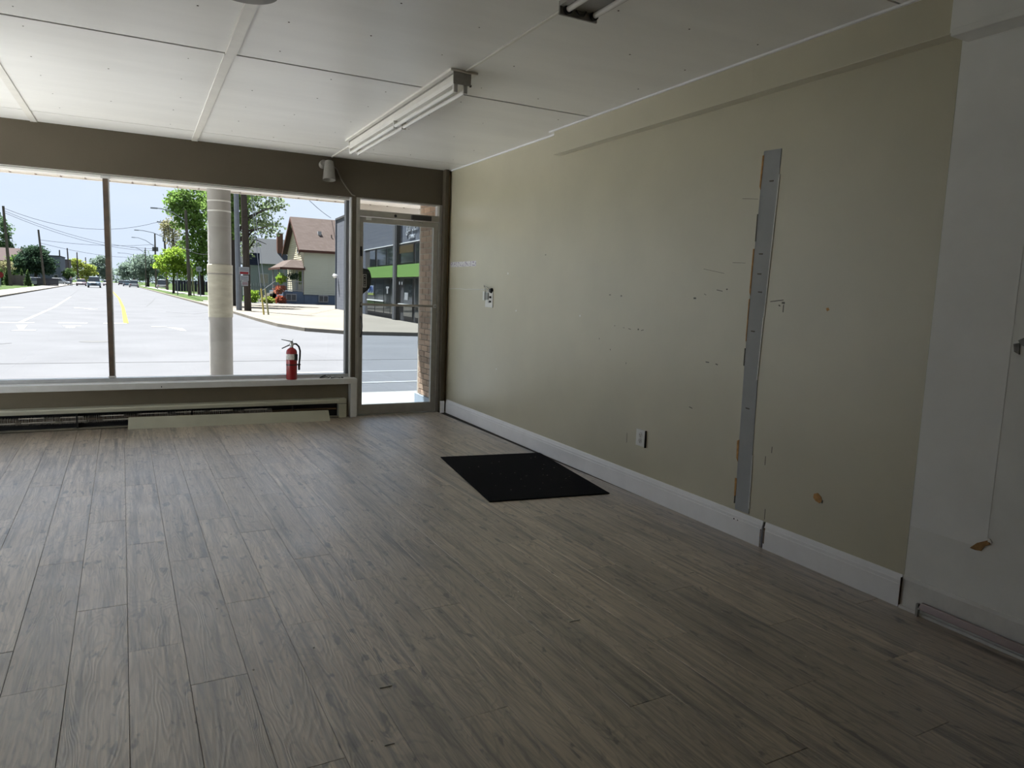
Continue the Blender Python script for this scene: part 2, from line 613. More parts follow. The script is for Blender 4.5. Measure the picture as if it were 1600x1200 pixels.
# ---- white ledge and beam
bm = MB().box(2.9967, 1.935, 2.4865, XR + 0.01, 5.142, H + 0.004).build('trim_1', M_wall, bevel=0.003)
struct(bm, 'long khaki boxed beam under the ceiling along the side wall', 'beam')
MB().box(2.9962, 3.02, 2.4866, 2.9970, 3.026, H).build('joint', M_wall, bm)
wb = MB()
wb.box(2.985, YB, 2.486, XR + 0.01, 1.934, H + 0.004)
wb.box(2.958, YB, 2.462, XR + 0.01, 1.912, 2.492)
struct(wb.build('trim_2', M_white_wall, bevel=0.004), 'white boxed beam end with a projecting ledge, upper right', 'beam')
cv = MB()
cv.box(2.982, 1.94, H - 0.010, 2.9967, 5.20, H)
cv.box(XR - 0.014, 5.142, H - 0.012, XR, YF, H)
struct(cv.build('trim_3', M_trim), 'thin white bead where ceiling meets the side wall', 'trim')

# ---- baseboards
def bb_profile(xw, t=0.018, hgt=0.15):
    return [(xw, 0.0), (xw - t, 0.0), (xw - t, hgt * 0.70), (xw - t + 0.003, hgt * 0.72), (xw - t + 0.003, hgt * 0.82),
            (xw - t + 0.006, hgt * 0.85), (xw - t + 0.009, hgt * 0.95), (xw - 0.006, hgt), (xw, hgt)]
b1 = MB().extr(bb_profile(XR), 'y', 2.762, 7.43).extr(bb_profile(XR), 'y', 1.935, 2.745)
b1 = struct(b1.build('baseboard_right', M_trim), 'tall white moulded baseboard along the khaki wall', 'baseboard')
MB().box(XR - 0.004, 2.745, 0.0, XR, 2.762, 0.146).build('split', M_gap, b1)
M_brown = pmat('brown_stain', (0.10, 0.055, 0.03), 0.8, var=0.3, scale=30)
MB().box(XR - 0.0183, 2.764, 0.0, XR - 0.0165, 2.770, 0.105).box(XR - 0.0183, 2.737, 0.03, XR - 0.0165, 2.744, 0.12).build('torn_edge', M_brown, b1)
MB().box(XR - 0.0184, 2.966, 0.100, XR - 0.0165, 2.975, 0.107).box(XR - 0.0184, 2.938, 0.101, XR - 0.0165, 2.946, 0.106).build('chip', M_dark, b1)
MB().box(XR - 0.0182, 1.9335, 0.0, XR - 0.0005, 1.9352, 0.14).build('stained_end', M_brown, b1)
b2 = MB().extr([(XR + 0.001, 0.0), (XR - 0.008, 0.0), (XR - 0.008, 0.135), (XR - 0.004, 0.15), (XR + 0.001, 0.15)], 'y', YB, 1.933)
b2.box(XR - 0.022, YB, 0.0, XR - 0.008, 1.93, 0.012)
struct(b2.build('baseboard_right_rear', M_trim_dirty), 'flat worn white baseboard of the white wall section', 'baseboard')

# ---- sill board with its leg, corner post
sl = MB().box(-1.66, 7.405, 0.358, 2.03, 7.60, 0.416).box(1.962, 7.405, 0.0, 2.030, YF, 0.359)
struct(sl.build('trim_4', M_sill, bevel=0.004), 'long pale grey sill board under the shop window', 'sill')
M_notch = M_dark
MB().box(0.165, 7.4035, 0.372, 0.172, 7.4055, 0.386).build('nick', M_notch, bpy.data.objects['trim_4'])
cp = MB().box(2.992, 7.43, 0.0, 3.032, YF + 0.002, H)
cp = struct(cp.build('trim_5', M_wall_shade, bevel=0.003), 'olive corner post right of the glass door', 'trim')
MB().extr([(7.431, 0), (7.418, 0), (7.418, 0.115), (7.424, 0.13), (7.431, 0.135)], 'x', 2.988, 3.036).build('post_base', M_trim, cp)
MB().box(3.0325, 7.475, 0.0, XR, YF + 0.002, H).build('shadowed_return', pmat('shadowed_return_brown', (0.16, 0.115, 0.055), 0.6, var=0.1), cp)  # front wall's return, with the corner shadow put into its brown

# ---- front window
w1 = struct_empty('window_1', 'wide shop window onto the street', 'window', (0, 7.60, 0.0))
fr = MB()
fr.box(-1.66, -0.04, 0.416, 1.992, 0.05, 0.450)
MB_head = MB().box(-1.66, -0.04, 2.268, 1.992, 0.05, 2.302)
fr.build('sill_rail', M_alu_l, w1)
hd = MB_head.build('head_rail', M_fix, w1)
MB().box(-1.66, -0.042, 2.288, 1.992, -0.039, 2.292).build('head_groove', M_dark, hd)
MB().box(1.945, -0.03, 0.450, 1.978, 0.05, 2.268).build('jamb', pmat('slate_jamb', (0.13, 0.135, 0.14), 0.5, metal=0.3), w1)
MB().box(1.978, -0.06, 0.416, 1.992, 0.05, 2.30).build('jamb_bead', M_trim, w1)
MB().box(-1.66, -0.03, 0.450, -1.62, 0.05, 2.268).build('jamb', M_mull, w1)
for mxx in (-0.236,):
    mu = MB().box(mxx - 0.026, -0.03, 0.450, mxx + 0.016, 0.045, 2.268).build('mullion', M_mull, w1)
    MB().box(mxx + 0.0165, -0.028, 0.450, mxx + 0.026, 0.045, 2.268).build('mullion_bead', M_alu_l, mu)
    MB().box(mxx - 0.04, -0.045, 2.262, mxx + 0.036, -0.03, 2.286).build('clip', M_sill, mu)
    MB().box(mxx - 0.032, -0.04, 0.455, mxx + 0.03, -0.03, 0.470).build('clip', M_sill, mu)
    for k in range(5):
        MB().lathe([(0.005, -0.0335), (0.005, -0.029)], 8, (mxx - 0.006, 0, 0.62 + k * 0.38), 'y').build('screw', M_brown, mu)
for a, b in ((-1.62, -0.262), (-0.210, 1.945)):
    MB().box(a, 0.006, 0.450, b, 0.012, 2.268).build('pane', M_glass, w1)

# ---- glass door
d1 = struct_empty('door_1', 'aluminium framed glass shop door with transom', 'door', (2.035, YF, 0.0))
df = MB()
df.box(0, -0.012, 0, 0.036, 0.10, 2.30)
df.box(0.922, -0.012, 0, 0.955, 0.10, 2.30)
df.box(0.036, -0.012, 2.115, 0.922, 0.10, 2.178)
df.box(0.036, -0.012, 2.288, 0.922, 0.10, 2.302)
df.build('door_frame', M_alu, d1, bevel=0.002)
MB().box(0.036, -0.03, -0.004, 0.922, 0.10, 0.008).build('threshold', M_steel, d1)
MB().box(0.036, 0.03, 2.178, 0.922, 0.036, 2.288).build('transom_pane', M_glass, d1)
MB().box(0.900, 0.0, 2.178, 0.922, 0.06, 2.288).build('transom_stop', M_trim_dirty, d1)
lf = MB()
lf.box(0.040, 0.0, 0.012, 0.076, 0.045, 2.108)
lf.box(0.862, 0.0, 0.012, 0.917, 0.045, 2.108)
lf.box(0.076, 0.0, 2.052, 0.862, 0.045, 2.108)
lf.box(0.076, 0.0, 0.012, 0.862, 0.045, 0.112)
lf = lf.build('door_leaf', M_alu, d1, bevel=0.002)
MB().box(0.076, 0.018, 0.112, 0.862, 0.024, 2.052).build('pane', M_glass_t, lf)
MB().box(0.050, -0.028, 1.183, 0.895, -0.010, 1.208).box(0.055, -0.012, 1.185, 0.075, 0.002, 1.206).box(0.870, -0.012, 1.185, 0.893, 0.002, 1.206).build('push_bar', M_alu, lf, bevel=0.002)
MB().box(0.868, -0.033, 1.176, 0.900, -0.026, 1.216).build('bar_bracket', M_alu_l, lf)
MB().lathe([(0.006, -0.037), (0.006, -0.032)], 8, (0.884, 0, 1.196), 'y').build('bracket_screw', M_dark, lf)
MB().box(0.044, -0.012, 1.70, 0.062, 0.0, 1.80).build('lock_case', M_black, lf)
MB().box(0.046, -0.010, 1.165, 0.062, 0.0, 1.215).build('latch', M_black, lf)
MB().tube([(0.052, -0.008, 1.07), (0.056, -0.035, 1.03), (0.058, -0.045, 0.96), (0.056, -0.035, 0.89), (0.052, -0.008, 0.85)], 0.008, 8).build('pull_handle', M_black, lf, smooth=True)
st = MB().box(0.080, 0.0135, 1.375, 0.118, 0.0165, 1.512).build('notice_sticker', M_white_pl, lf)
MB().box(0.084, 0.0125, 1.380, 0.114, 0.0138, 1.507).build('notice_face', M_black, lf)
nm = MB()
for zz in (1.49, 1.46, 1.445, 1.425, 1.405, 1.39):
    nm.box(0.094, 0.0118, zz - 0.004, 0.094 + pr.uniform(0.006, 0.012), 0.0127, zz + 0.003)
nm.build('notice_marks', M_white_pl, lf)
pts = [(0.078, 1.30)] + [(0.120 + 0.055 * math.cos(a), 1.46 + 0.115 * math.sin(a)) for a in np.linspace(-1.2, 1.2, 12)] + [(0.078, 1.575)]
MB().extr(pts, 'y', 0.0245, 0.0262).build('round_sticker', pmat('sticker_back', (0.075, 0.07, 0.06), 0.7), lf)
cl = MB().box(0.595, -0.055, 2.115, 0.815, -0.012, 2.165).build('door_closer', pmat('closer_black', (0.03, 0.028, 0.025), 0.5), d1, bevel=0.004)
MB().tube([(0.62, -0.04, 2.113), (0.60, -0.075, 2.095), (0.67, -0.06, 2.09), (0.72, -0.03, 2.085)], 0.007, 6).build('closer_arm', M_steel, cl)
MB().lathe([(0.016, -0.016), (0.012, -0.022), (0.012, -0.011)], 10, (0.42, 0, 2.142), 'y').build('bolt_hole', M_black, d1)
MB().box(0.105, -0.008, 2.078, 0.16, 0.0, 2.106).build('pivot_plate', M_sill, lf)


# ================================================================== WALL MARKS (parts of the right wall)
M_grey = pmat('bare_grey_board', (0.36, 0.375, 0.385), 0.7, var=0.07, scale=6)
M_orange = pmat('torn_orange_paper', (0.50, 0.27, 0.10), 0.85, var=0.25, scale=30)
M_scuff = pmat('dark_scuff', (0.13, 0.12, 0.095), 0.8)
M_pale = pmat('pale_filler', (0.84, 0.83, 0.80), 0.7)
M_wallpatch = pmat('khaki_patch', (0.60, 0.585, 0.47), 0.6, var=0.04, scale=3)


def wall_poly(pts, t, name, mat, parent, x=None):
    """thin piece lying on the right wall; pts = (y, z)"""
    xx = XR if x is None else x
    n = len(pts)
    vs = [(xx + 0.001, a, b) for a, b in pts] + [(xx - t, a, b) for a, b in pts]
    fs = [tuple(range(n)), tuple(range(2 * n - 1, n - 1, -1))]
    for i in range(n):
        j = (i + 1) % n
        fs.append((j, i, n + i, n + j))
    return MB().add(vs, fs).build(name, mat, parent)


sp_ = wall_poly([(2.972, 2.188), (2.849, 2.184), (2.862, 1.8), (2.880, 1.3), (2.890, 1.0), (2.884, 0.5), (2.878, 0.157), (2.985, 0.157), (2.992, 0.6), (2.996, 1.04), (2.990, 1.5), (2.978, 1.9)], 0.003, 'bare_strip', M_grey, wr)
wall_poly([(2.852, 2.05), (2.846, 2.05), (2.876, 1.28), (2.882, 1.28)], 0.0045, 'filler_edge', M_pale, sp_)
wall_poly([(2.886, 1.28), (2.879, 1.28), (2.889, 0.93), (2.895, 0.93)], 0.0045, 'filler_edge', M_pale, sp_)
wall_poly([(2.884, 0.50), (2.879, 0.50), (2.874, 0.19), (2.879, 0.19)], 0.0045, 'filler_edge', M_pale, sp_)
wall_poly([(2.979, 2.165), (2.967, 2.165), (2.975, 1.98), (2.984, 2.00)], 0.005, 'torn_paper', M_orange, sp_)
wall_poly([(2.996, 1.66), (2.986, 1.66), (2.990, 1.40), (2.999, 1.42)], 0.005, 'torn_paper', M_orange, sp_)
wall_poly([(2.999, 1.38), (2.993, 1.38), (2.995, 1.14), (3.000, 1.14)], 0.005, 'torn_paper', M_orange, sp_)
wall_poly([(3.006, 0.56), (2.990, 0.57), (2.989, 0.44), (3.002, 0.46)], 0.005, 'torn_paper', M_orange, sp_)
wall_poly([(3.000, 0.34), (2.986, 0.34), (2.984, 0.24), (2.997, 0.23)], 0.005, 'torn_paper', M_orange, sp_)
for a, b in ((2.90, 2.02), (2.935, 1.63), (2.935, 1.52), (2.92, 1.42), (2.95, 1.20), (2.945, 0.76)):
    wall_poly([(a + 0.016, b + 0.004), (a - 0.014, b + 0.003), (a - 0.012, b - 0.004), (a + 0.014, b - 0.003)], 0.0045, 'screw_hole', M_scuff, sp_)
for a, b0, b1_ in ((2.983, 1.85, 1.70), (3.0, 1.10, 1.0), (2.992, 0.24, 0.19)):
    wall_poly([(a + 0.003, b0), (a - 0.003, b0), (a - 0.003, b1_), (a + 0.003, b1_)], 0.0048, 'crack', M_scuff, sp_)
# torn patches
wall_poly([(2.452, 0.392), (2.430, 0.402), (2.408, 0.388), (2.400, 0.366), (2.415, 0.352), (2.440, 0.358), (2.455, 0.372)], 0.0022, 'torn_patch', M_orange, wr)
wall_poly([(2.402, 0.372), (2.396, 0.372), (2.397, 0.356), (2.403, 0.358)], 0.0028, 'crack', M_scuff, wr)
wall_poly([(1.662, 0.372), (1.636, 0.402), (1.598, 0.425), (1.585, 0.412), (1.604, 0.398), (1.617, 0.374), (1.64, 0.370)], 0.0040, 'torn_patch', pmat('torn_brown_paper', (0.34, 0.19, 0.075), 0.85, var=0.3, scale=30), wr2)
wall_poly([(1.600, 0.434), (1.588, 0.434), (1.580, 0.420), (1.594, 0.420)], 0.0046, 'paper_flap', M_pale, wr2)
M_dent = pmat('grey_dent', (0.22, 0.22, 0.22), 0.8, var=0.3, scale=40)
wall_poly([(1.575, 1.250), (1.555, 1.262), (1.535, 1.245), (1.545, 1.225), (1.565, 1.235)], 0.0045, 'dent', M_dent, wr2)
wall_poly([(1.590, 1.235), (1.570, 1.240), (1.565, 1.195), (1.585, 1.205)], 0.0045, 'dent', M_dent, wr2)
# small scuffs, scratches and holes
sc_ = MB()


def mark(y, z, w, hgt, tilt=0.0):
    c, s = math.cos(tilt), math.sin(tilt)
    q = [(-w / 2, -hgt / 2), (w / 2, -hgt / 2), (w / 2, hgt / 2), (-w / 2, hgt / 2)]
    q = [(y + a * c - b * s, z + a * s + b * c) for a, b in q]
    sc_.add([(XR - 0.0008, a, b) for a, b in q] + [(XR + 0.001, a, b) for a, b in q],
            [(0, 1, 2, 3), (0, 4, 5, 1), (1, 5, 6, 2), (2, 6, 7, 3), (3, 7, 4, 0)])


for y, z, w, hh, t in ((4.10, 1.145, 0.03, 0.004, .1), (4.00, 1.148, 0.014, 0.010, 0), (3.955, 1.145, 0.03, 0.004, -.2), (4.17, 1.15, 0.02, 0.003, 0),
                       (4.28, 1.158, 0.008, 0.006, 0), (4.47, 1.05, 0.006, 0.010, 0), (4.32, 0.98, 0.008, 0.008, 0), (4.12, 0.90, 0.005, 0.012, 0),
                       (4.22, 1.375, 0.016, 0.008, 0), (4.36, 1.38, 0.02, 0.006, 0), (3.45, 1.375, 0.022, 0.010, 0), (3.36, 1.40, 0.02, 0.003, .3),
                       (3.24, 1.425, 0.05, 0.004, .15), (3.18, 1.433, 0.012, 0.008, 0), (3.30, 1.54, 0.18, 0.002, .16), (3.10, 1.585, 0.10, 0.002, .05), (3.05, 1.94, 0.12, 0.002, .12),
                       (2.80, 1.375, 0.09, 0.004, -.12), (2.755, 1.365, 0.020, 0.010, 0), (2.752, 1.335, 0.005, 0.04, 0), (2.78, 1.35, 0.012, 0.006, .4),
                       (3.30, 0.99, 0.03, 0.006, 0), (3.22, 0.985, 0.02, 0.006, .2), (2.75, 0.56, 0.004, 0.035, 0), (2.79, 0.49, 0.004, 0.05, 0),
                       (2.762, 0.19, 0.004, 0.06, 0), (5.33, 1.70, 0.02, 0.006, 0), (4.06, 0.37, 0.004, 0.07, 0), (3.42, 0.69, 0.03, 0.005, .2)):
    mark(y, z, w, hh, t)
sc_.build('scuff_marks', M_scuff, wr, kind='stuff')
wall_poly([(2.482, 1.345), (2.468, 1.350), (2.460, 1.338), (2.474, 1.330)], 0.001, 'torn_patch', M_orange, wr)
lp = MB()
for y, z, r in ((6.02, 1.55, 0.010), (5.83, 1.21, 0.009), (4.75, 1.21, 0.008), (6.2, 0.63, 0.008)):
    lp.lathe([(r, -0.001), (r, 0.001)], 8, (XR, y, z), 'x')
lp.build('filler_dots', M_pale, wr)
# strip of printed label tape next to the door
def print_mat():
    m = pmat('printed_tape', (0.72, 0.70, 0.74), 0.5)
    t = m.node_tree
    p = t.nodes['Principled BSDF']
    c = t.nodes.new('ShaderNodeTexCoord')
    g = t.nodes.new('ShaderNodeMapping'); g.inputs['Scale'].default_value = (1, 45, 60)
    n = t.nodes.new('ShaderNodeTexNoise'); n.inputs['Scale'].default_value = 1.0; n.inputs['Detail'].default_value = 2
    r = t.nodes.new('ShaderNodeValToRGB'); r.color_ramp.interpolation = 'CONSTANT'
    r.color_ramp.elements[0].color = (0.72, 0.71, 0.72, 1)
    r.color_ramp.elements[1].position = 0.57; r.color_ramp.elements[1].color = (0.30, 0.22, 0.34, 1)
    t.links.new(c.outputs['Object'], g.inputs[0]); t.links.new(g.outputs[0], n.inputs['Vector'])
    t.links.new(n.outputs['Fac'], r.inputs[0]); t.links.new(r.outputs[0], p.inputs['Base Color'])
    return m
tp = MB().box(XR - 0.0015, 6.745, 1.630, XR, 7.425, 1.685).build('label_tape', print_mat())
tag(tp, 'pale strip of printed label tape stuck to the khaki wall beside the door', 'tape')
# thin wire run to the broken outlet
wi = MB().tube([(XR - 0.004, 7.43, 1.395), (XR - 0.004, 7.15, 1.398), (XR - 0.004, 7.0, 1.392), (XR - 0.004, 6.60, 1.395), (XR - 0.010, 6.45, 1.398)], 0.004, 6).build('wall_wire', M_white_pl)
tag(wi, 'thin white wire along the wall from the door corner to the broken outlet', 'wire')


def outlet(y, z, label, name='wall_outlet', broken=False):
    hw, hh = (0.085, 0.078) if broken else (0.050, 0.058)
    t = thing(name, label, 'outlet', (XR, y, z))
    MB().box(-0.008, -hw, -hh, 0.0, hw, hh).build('cover_plate', M_white_pl, t, bevel=0.002)
    for s in ((-0.020, 0.020) if not broken else (-0.020,)):
        f = MB().lathe([(0.019, -0.0105), (0.019, -0.0075)], 16, (0, 0, s), 'x').build('socket', pmat('socket_ivory', (0.62, 0.61, 0.57), 0.4), t)
        MB().box(-0.0112, -0.008, s - 0.002, -0.0100, -0.005, s + 0.007).box(-0.0112, 0.005, s - 0.002, -0.0100, 0.008, s + 0.007).box(-0.0112, -0.003, s - 0.012, -0.0100, 0.003, s - 0.006).build('slots', M_black, f)
    return t


o1 = outlet(3.897, 0.402, 'white duplex wall outlet low on the khaki wall between the mat and the grey strip')
MB().box(-0.012, -0.057, -0.060, 0.0, -0.0505, 0.058).build('plate_shadow', M_gap, o1)  # dark slab standing in for the plate's cast shadow
o2 = outlet(6.400, 1.300, 'broken white outlet plate with loose wires high on the khaki wall near the door', broken=True)
MB().box(-0.020, 0.002, -0.004, -0.008, 0.062, 0.066).build('exposed_socket', M_steel, o2)
MB().box(-0.0225, -0.050, -0.030, -0.008, -0.030, -0.012).build('screw_slot', M_black, o2)
MB().box(-0.0225, -0.052, 0.012, -0.008, -0.034, 0.032).build('screw_slot', M_black, o2)
MB().box(-0.026, 0.066, -0.010, -0.004, 0.105, 0.078).build('side_flap', M_white_pl, o2)
MB().lathe([(0.018, -0.028), (0.026, -0.012), (0.026, 0.0)], 12, (0, -0.052, 0.086), 'x').build('cable_hole', M_black, o2)
MB().tube([(-0.006, 0.10, 0.095), (-0.03, 0.06, 0.115), (-0.028, 0.005, 0.088), (-0.01, -0.040, 0.088)], 0.004, 6).build('loose_wire', M_white_pl, o2)
MB().tube([(-0.006, 0.09, 0.09), (-0.035, 0.065, 0.135), (-0.03, 0.02, 0.12), (-0.01, -0.040, 0.092)], 0.004, 6).build('loose_wire', M_steel, o2)

# ================================================================== CEILING FIXTURES
f1 = thing('fluorescent_light', 'white twin tube fluorescent light running towards the shop window', 'light fixture', (1.757, 5.34, H))
MB().box(-0.082, -1.222, -0.014, 0.096, 1.24, 0.0).build('mounting_board', M_fix, f1, bevel=0.002)
MB().extr([(-0.050, -0.014), (-0.050, -0.052), (-0.060, -0.056), (-0.060, -0.062), (-0.046, -0.080), (0.042, -0.080), (0.056, -0.062), (0.056, -0.056), (0.046, -0.052), (0.046, -0.014)], 'y', -1.205, 1.20).build('housing', M_fix, f1)
MB().box(-0.053, -1.20, -0.0235, -0.0498, 1.20, -0.0145).build('shadow_gap', M_steel, f1)
MB().extr([(-0.060, -0.012), (-0.058, -0.082), (0.054, -0.082), (0.056, -0.012)], 'y', -1.213, -1.205).build('end_cap', M_steel, f1)
MB().extr([(-0.060, -0.012), (-0.058, -0.082), (0.054, -0.082), (0.056, -0.012)], 'y', 1.200, 1.208).build('end_cap', M_fix, f1)
for dx in (-0.040, 0.024):
    MB().tube([(dx, -1.18, -0.114), (dx, 1.185, -0.114)], 0.013, 12).build('tube', M_tube, f1, smooth=True)
    for yy in (-1.205, 1.185):
        MB().box(dx - 0.013, yy, -0.128, dx + 0.013, yy + 0.022, -0.078).build('lamp_holder', M_trim_dirty, f1, bevel=0.002)
    MB().box(dx - 0.016, -0.068, -0.132, dx + 0.016, -0.060, -0.078).build('tube_clip', M_white_pl, f1)
MB().box(0.050, -1.21, -0.086, 0.060, -1.20, -0.074).build('screw', M_black, f1)

f2 = thing('fluorescent_light', 'wide fluorescent light cut off by the top edge of the photo', 'light fixture', (1.815, 1.75, H))
MB().box(-0.100, -1.2, -0.022, 0.102, 1.19, 0.0).build('housing', pmat('grey_enamel', (0.40, 0.40, 0.39), 0.5), f2)
MB().box(-0.100, 1.188, -0.058, 0.102, 1.198, 0.0).build('end_plate', M_steel, f2)
MB().box(-0.100, -1.208, -0.058, 0.102, -1.198, 0.0).build('end_plate', M_steel, f2)
for dx in (-0.062, 0.080):
    MB().tube([(dx, -1.17, -0.034), (dx, 1.172, -0.034)], 0.013, 12).build('tube', M_tube, f2, smooth=True)
    MB().lathe([(0.020, 0), (0.020, 0.016)], 12, (dx, 1.172, -0.034), 'y').build('lamp_holder', M_dark, f2)
    MB().lathe([(0.020, 0), (0.020, 0.016)], 12, (dx, -1.188, -0.034), 'y').build('lamp_holder', M_dark, f2)
MB().tube([(-0.02, 1.18, -0.03), (-0.01, 1.17, -0.05), (0.02, 1.175, -0.045), (0.03, 1.17, -0.028)], 0.005, 6).build('wiring', M_dark, f2)
dc = thing('ceiling_disc', 'round grey ceiling fitting at the top edge near the batten', 'ceiling fitting', (0.457, 3.533, H))
MB().lathe([(0.10, -0.040), (0.135, -0.036), (0.142, -0.024), (0.142, -0.016)], 36).build('rim', pmat('brown_grey_enamel', (0.20, 0.185, 0.16), 0.5), dc, smooth=True)
MB().lathe([(0.09, -0.016), (0.09, 0.0)], 24).build('base', M_steel, dc)

sl_ = thing('wall_spotlight', 'grey white can spotlight on the bulkhead above the window', 'spotlight', (1.735, 7.44, 2.53))
MB().lathe([(0.030, 0.098), (0.044, 0.090), (0.050, 0.04), (0.058, -0.05), (0.064, -0.098), (0.058, -0.098), (0.050, -0.04), (0.020, -0.01)], 28, caps=False).build('shade', pmat('chalky_white', (0.21, 0.20, 0.18), 0.6, var=0.1, scale=20), sl_, smooth=True)
MB().lathe([(0.034, -0.006), (0.038, 0.02), (0.038, 0.065)], 20, (-0.052, 0.0, 0.065), 'y').build('wall_mount', pmat('chalky_grey', (0.22, 0.21, 0.19), 0.6), sl_, smooth=True)
MB().box(-0.055, -0.012, 0.052, 0.0, 0.012, 0.078).build('arm', M_steel, sl_)
sl_.rotation_euler = (-0.16, 0.03, 0)
cb = MB().tube([(1.790, YF - 0.012, 2.585), (1.83, YF - 0.010, 2.555), (1.875, YF - 0.010, 2.46), (1.93, YF - 0.010, 2.385), (1.985, YF - 0.010, 2.322), (2.02, YF - 0.012, 2.312)], 0.007, 8).build('spotlight_cable', pmat('cable_grey', (0.13, 0.12, 0.095), 0.5), smooth=True)
tag(cb, 'grey cable running from the spotlight down to the top of the door frame', 'cable')

# ================================================================== HEATER
M_heat = pmat('khaki_enamel', (0.47, 0.46, 0.36), 0.4, var=0.05, scale=5)
ht = thing('baseboard_heater', 'long baseboard heater with its front cover missing under the window', 'heater', (1.92, YF, 0.0))
MB().box(-3.6, -0.014, 0.008, -0.002, -0.002, 0.185).build('back_plate', pmat('near_black_steel', (0.035, 0.036, 0.04), 0.6, metal=0.3, var=0.2), ht)  # near-black plate at the back of the heater
MB().extr([(0.0, 0.203), (-0.082, 0.196), (-0.092, 0.186), (-0.092, 0.156), (-0.088, 0.156), (-0.086, 0.184), (0.0, 0.190)], 'x', -3.6, -0.080).build('top_cover', M_heat, ht)
MB().extr([(-0.002, 0.006), (-0.085, 0.004), (-0.092, 0.012), (-0.092, 0.020), (-0.088, 0.016), (-0.002, 0.014)], 'x', -3.6, -0.080).build('bottom_rail', pmat('dull_brown_enamel', (0.23, 0.21, 0.16), 0.5, var=0.2, scale=8), ht)
MB().box(-0.080, -0.096, 0.0, 0.0, -0.002, 0.204).build('end_cap', M_heat, ht, bevel=0.004)
MB().box(-0.0835, -0.0975, 0.150, 0.001, -0.0955, 0.154).build('cap_seam', M_gap, ht)
MB().tube([(-3.6, -0.05, 0.095), (-0.1, -0.05, 0.095)], 0.012, 10).build('pipe', pmat('tarnished_copper', (0.16, 0.11, 0.07), 0.45, metal=0.8), ht, smooth=True)
fn = MB()
fx = -3.5
fr_ = random.Random(3)
seg = 0
while fx < -0.75:
    lean = fr_.uniform(-0.004, 0.004)
    zj = fr_.uniform(-0.003, 0.003) + 0.004 * math.sin(fx * 3.1)
    fn.hexa([(fx, -0.078, 0.066 + zj), (fx + 0.0012, -0.078, 0.066 + zj), (fx + 0.0012, -0.022, 0.066 + zj), (fx, -0.022, 0.066 + zj),
             (fx + lean, -0.078, 0.126 + zj), (fx + lean + 0.0012, -0.078, 0.126 + zj), (fx + lean + 0.0012, -0.022, 0.126 + zj), (fx + lean, -0.022, 0.126 + zj)])
    fx += 0.0085 if int((fx + 3.5) / 0.28) % 3 else 0.0065
fn.build('fins', pmat('dusty_fins', (0.60, 0.57, 0.50), 0.5, metal=0.4, var=0.3, scale=60), ht, kind='stuff')
M_fintab = pmat('dusty_aluminium', (0.70, 0.67, 0.60), 0.45, metal=0.3, var=0.3, scale=25)
for a in np.arange(-3.5, -0.8, 0.31):
    fn2 = MB()
    fn2.box(a, -0.080, 0.120 + 0.004 * math.sin(a * 3.1), a + fr_.uniform(0.16, 0.29), -0.076, 0.128 + 0.004 * math.sin(a * 3.1))
    fn2.build('fin_tab', M_fintab, ht)
    MB().box(a + 0.02, -0.080, 0.080, a + fr_.uniform(0.12, 0.29), -0.076, 0.086).build('fin_tab', M_fintab, ht)
for a in np.arange(-3.4, -0.2, 0.95):
    MB().box(a, -0.085, 0.016, a + 0.012, -0.014, 0.18).build('bracket', M_dark, ht)
    MB().lathe([(0.004, -0.017), (0.004, -0.012)], 6, (a + 0.3, 0, 0.152), 'y').build('rivet', M_sill, ht)
# fallen cover leaning against the heater
hc = thing('heater_cover', 'loose khaki metal heater cover propped on the floor against the heater', 'heater cover', (0.797, 7.303, 0.0), -0.040)
MB().add([(-0.918, 0.0, 0.0), (0.920, 0.0, 0.0), (0.906, 0.030, 0.102), (-0.912, 0.030, 0.104),
          (-0.918, 0.006, 0.0), (0.920, 0.006, 0.0), (0.906, 0.036, 0.104), (-0.912, 0.036, 0.106)],
         [(0, 1, 2, 3), (5, 4, 7, 6), (3, 2, 6, 7), (0, 4, 5, 1), (1, 5, 6, 2), (4, 0, 3, 7)]).build('face', M_heat, hc)
MB().box(-0.90, 0.030, 0.098, 0.90, 0.046, 0.104).build('folded_lip', M_heat, hc)

# ================================================================== THINGS IN THE ROOM
def mat_carpet():
    m = pmat('black_ribbed_carpet', (0.010, 0.010, 0.011), 0.95, var=0.5, scale=160, bump=0.8, bscale=260, spec=0.1)
    return m
dm = MB().prism([(2.006, 4.082), (2.883, 3.968), (3.046, 5.235), (3.030, 5.252), (2.175, 5.372)], 0.0006, 0.008).build('door_mat', mat_carpet(), bevel=0.002)
tag(dm, 'black rectangular carpet mat lying near the khaki wall', 'mat')
fz = MB()
for k in range(26):
    a, b = fr_.uniform(0.1, 0.9), fr_.uniform(0.1, 0.9)
    x, y = 2.02 + a * 0.86 + b * 0.16, 4.08 - a * 0.11 + b * 1.27
    s = fr_.uniform(0.002, 0.006)
    fz.box(x, y, 0.0078, x + s * 2.0, y + s * 0.4, 0.0090)
fz.build('lint', pmat('lint', (0.35, 0.34, 0.32), 0.9), dm, kind='stuff')
db = MB()
for k in range(70):
    x, y = fr_.uniform(0.2, 2.9), fr_.uniform(1.3, 6.5)
    if 1.9 < x < 3.05 and 3.9 < y < 5.4: continue
    s = fr_.uniform(0.002, 0.0045)
    db.lathe([(s, 0.0), (s * 0.6, s * 0.7)], 5, (x, y, 0.0006))
for x, y, a, l in ((0.70, 2.23, .5, .05), (1.57, 2.40, .3, .06), (2.42, 2.62, 0.2, .03), (0.62, 1.92, .9, .05), (2.98, 2.95, .3, .05)):
    db.box(x, y, 0.0006, x + l * math.cos(a), y + 0.003, 0.003)
db = db.build('floor_debris', pmat('plaster_crumbs', (0.66, 0.64, 0.60), 0.9))
tag(db, 'tiny pale plaster crumbs scattered over the floor', 'debris', kind='stuff')

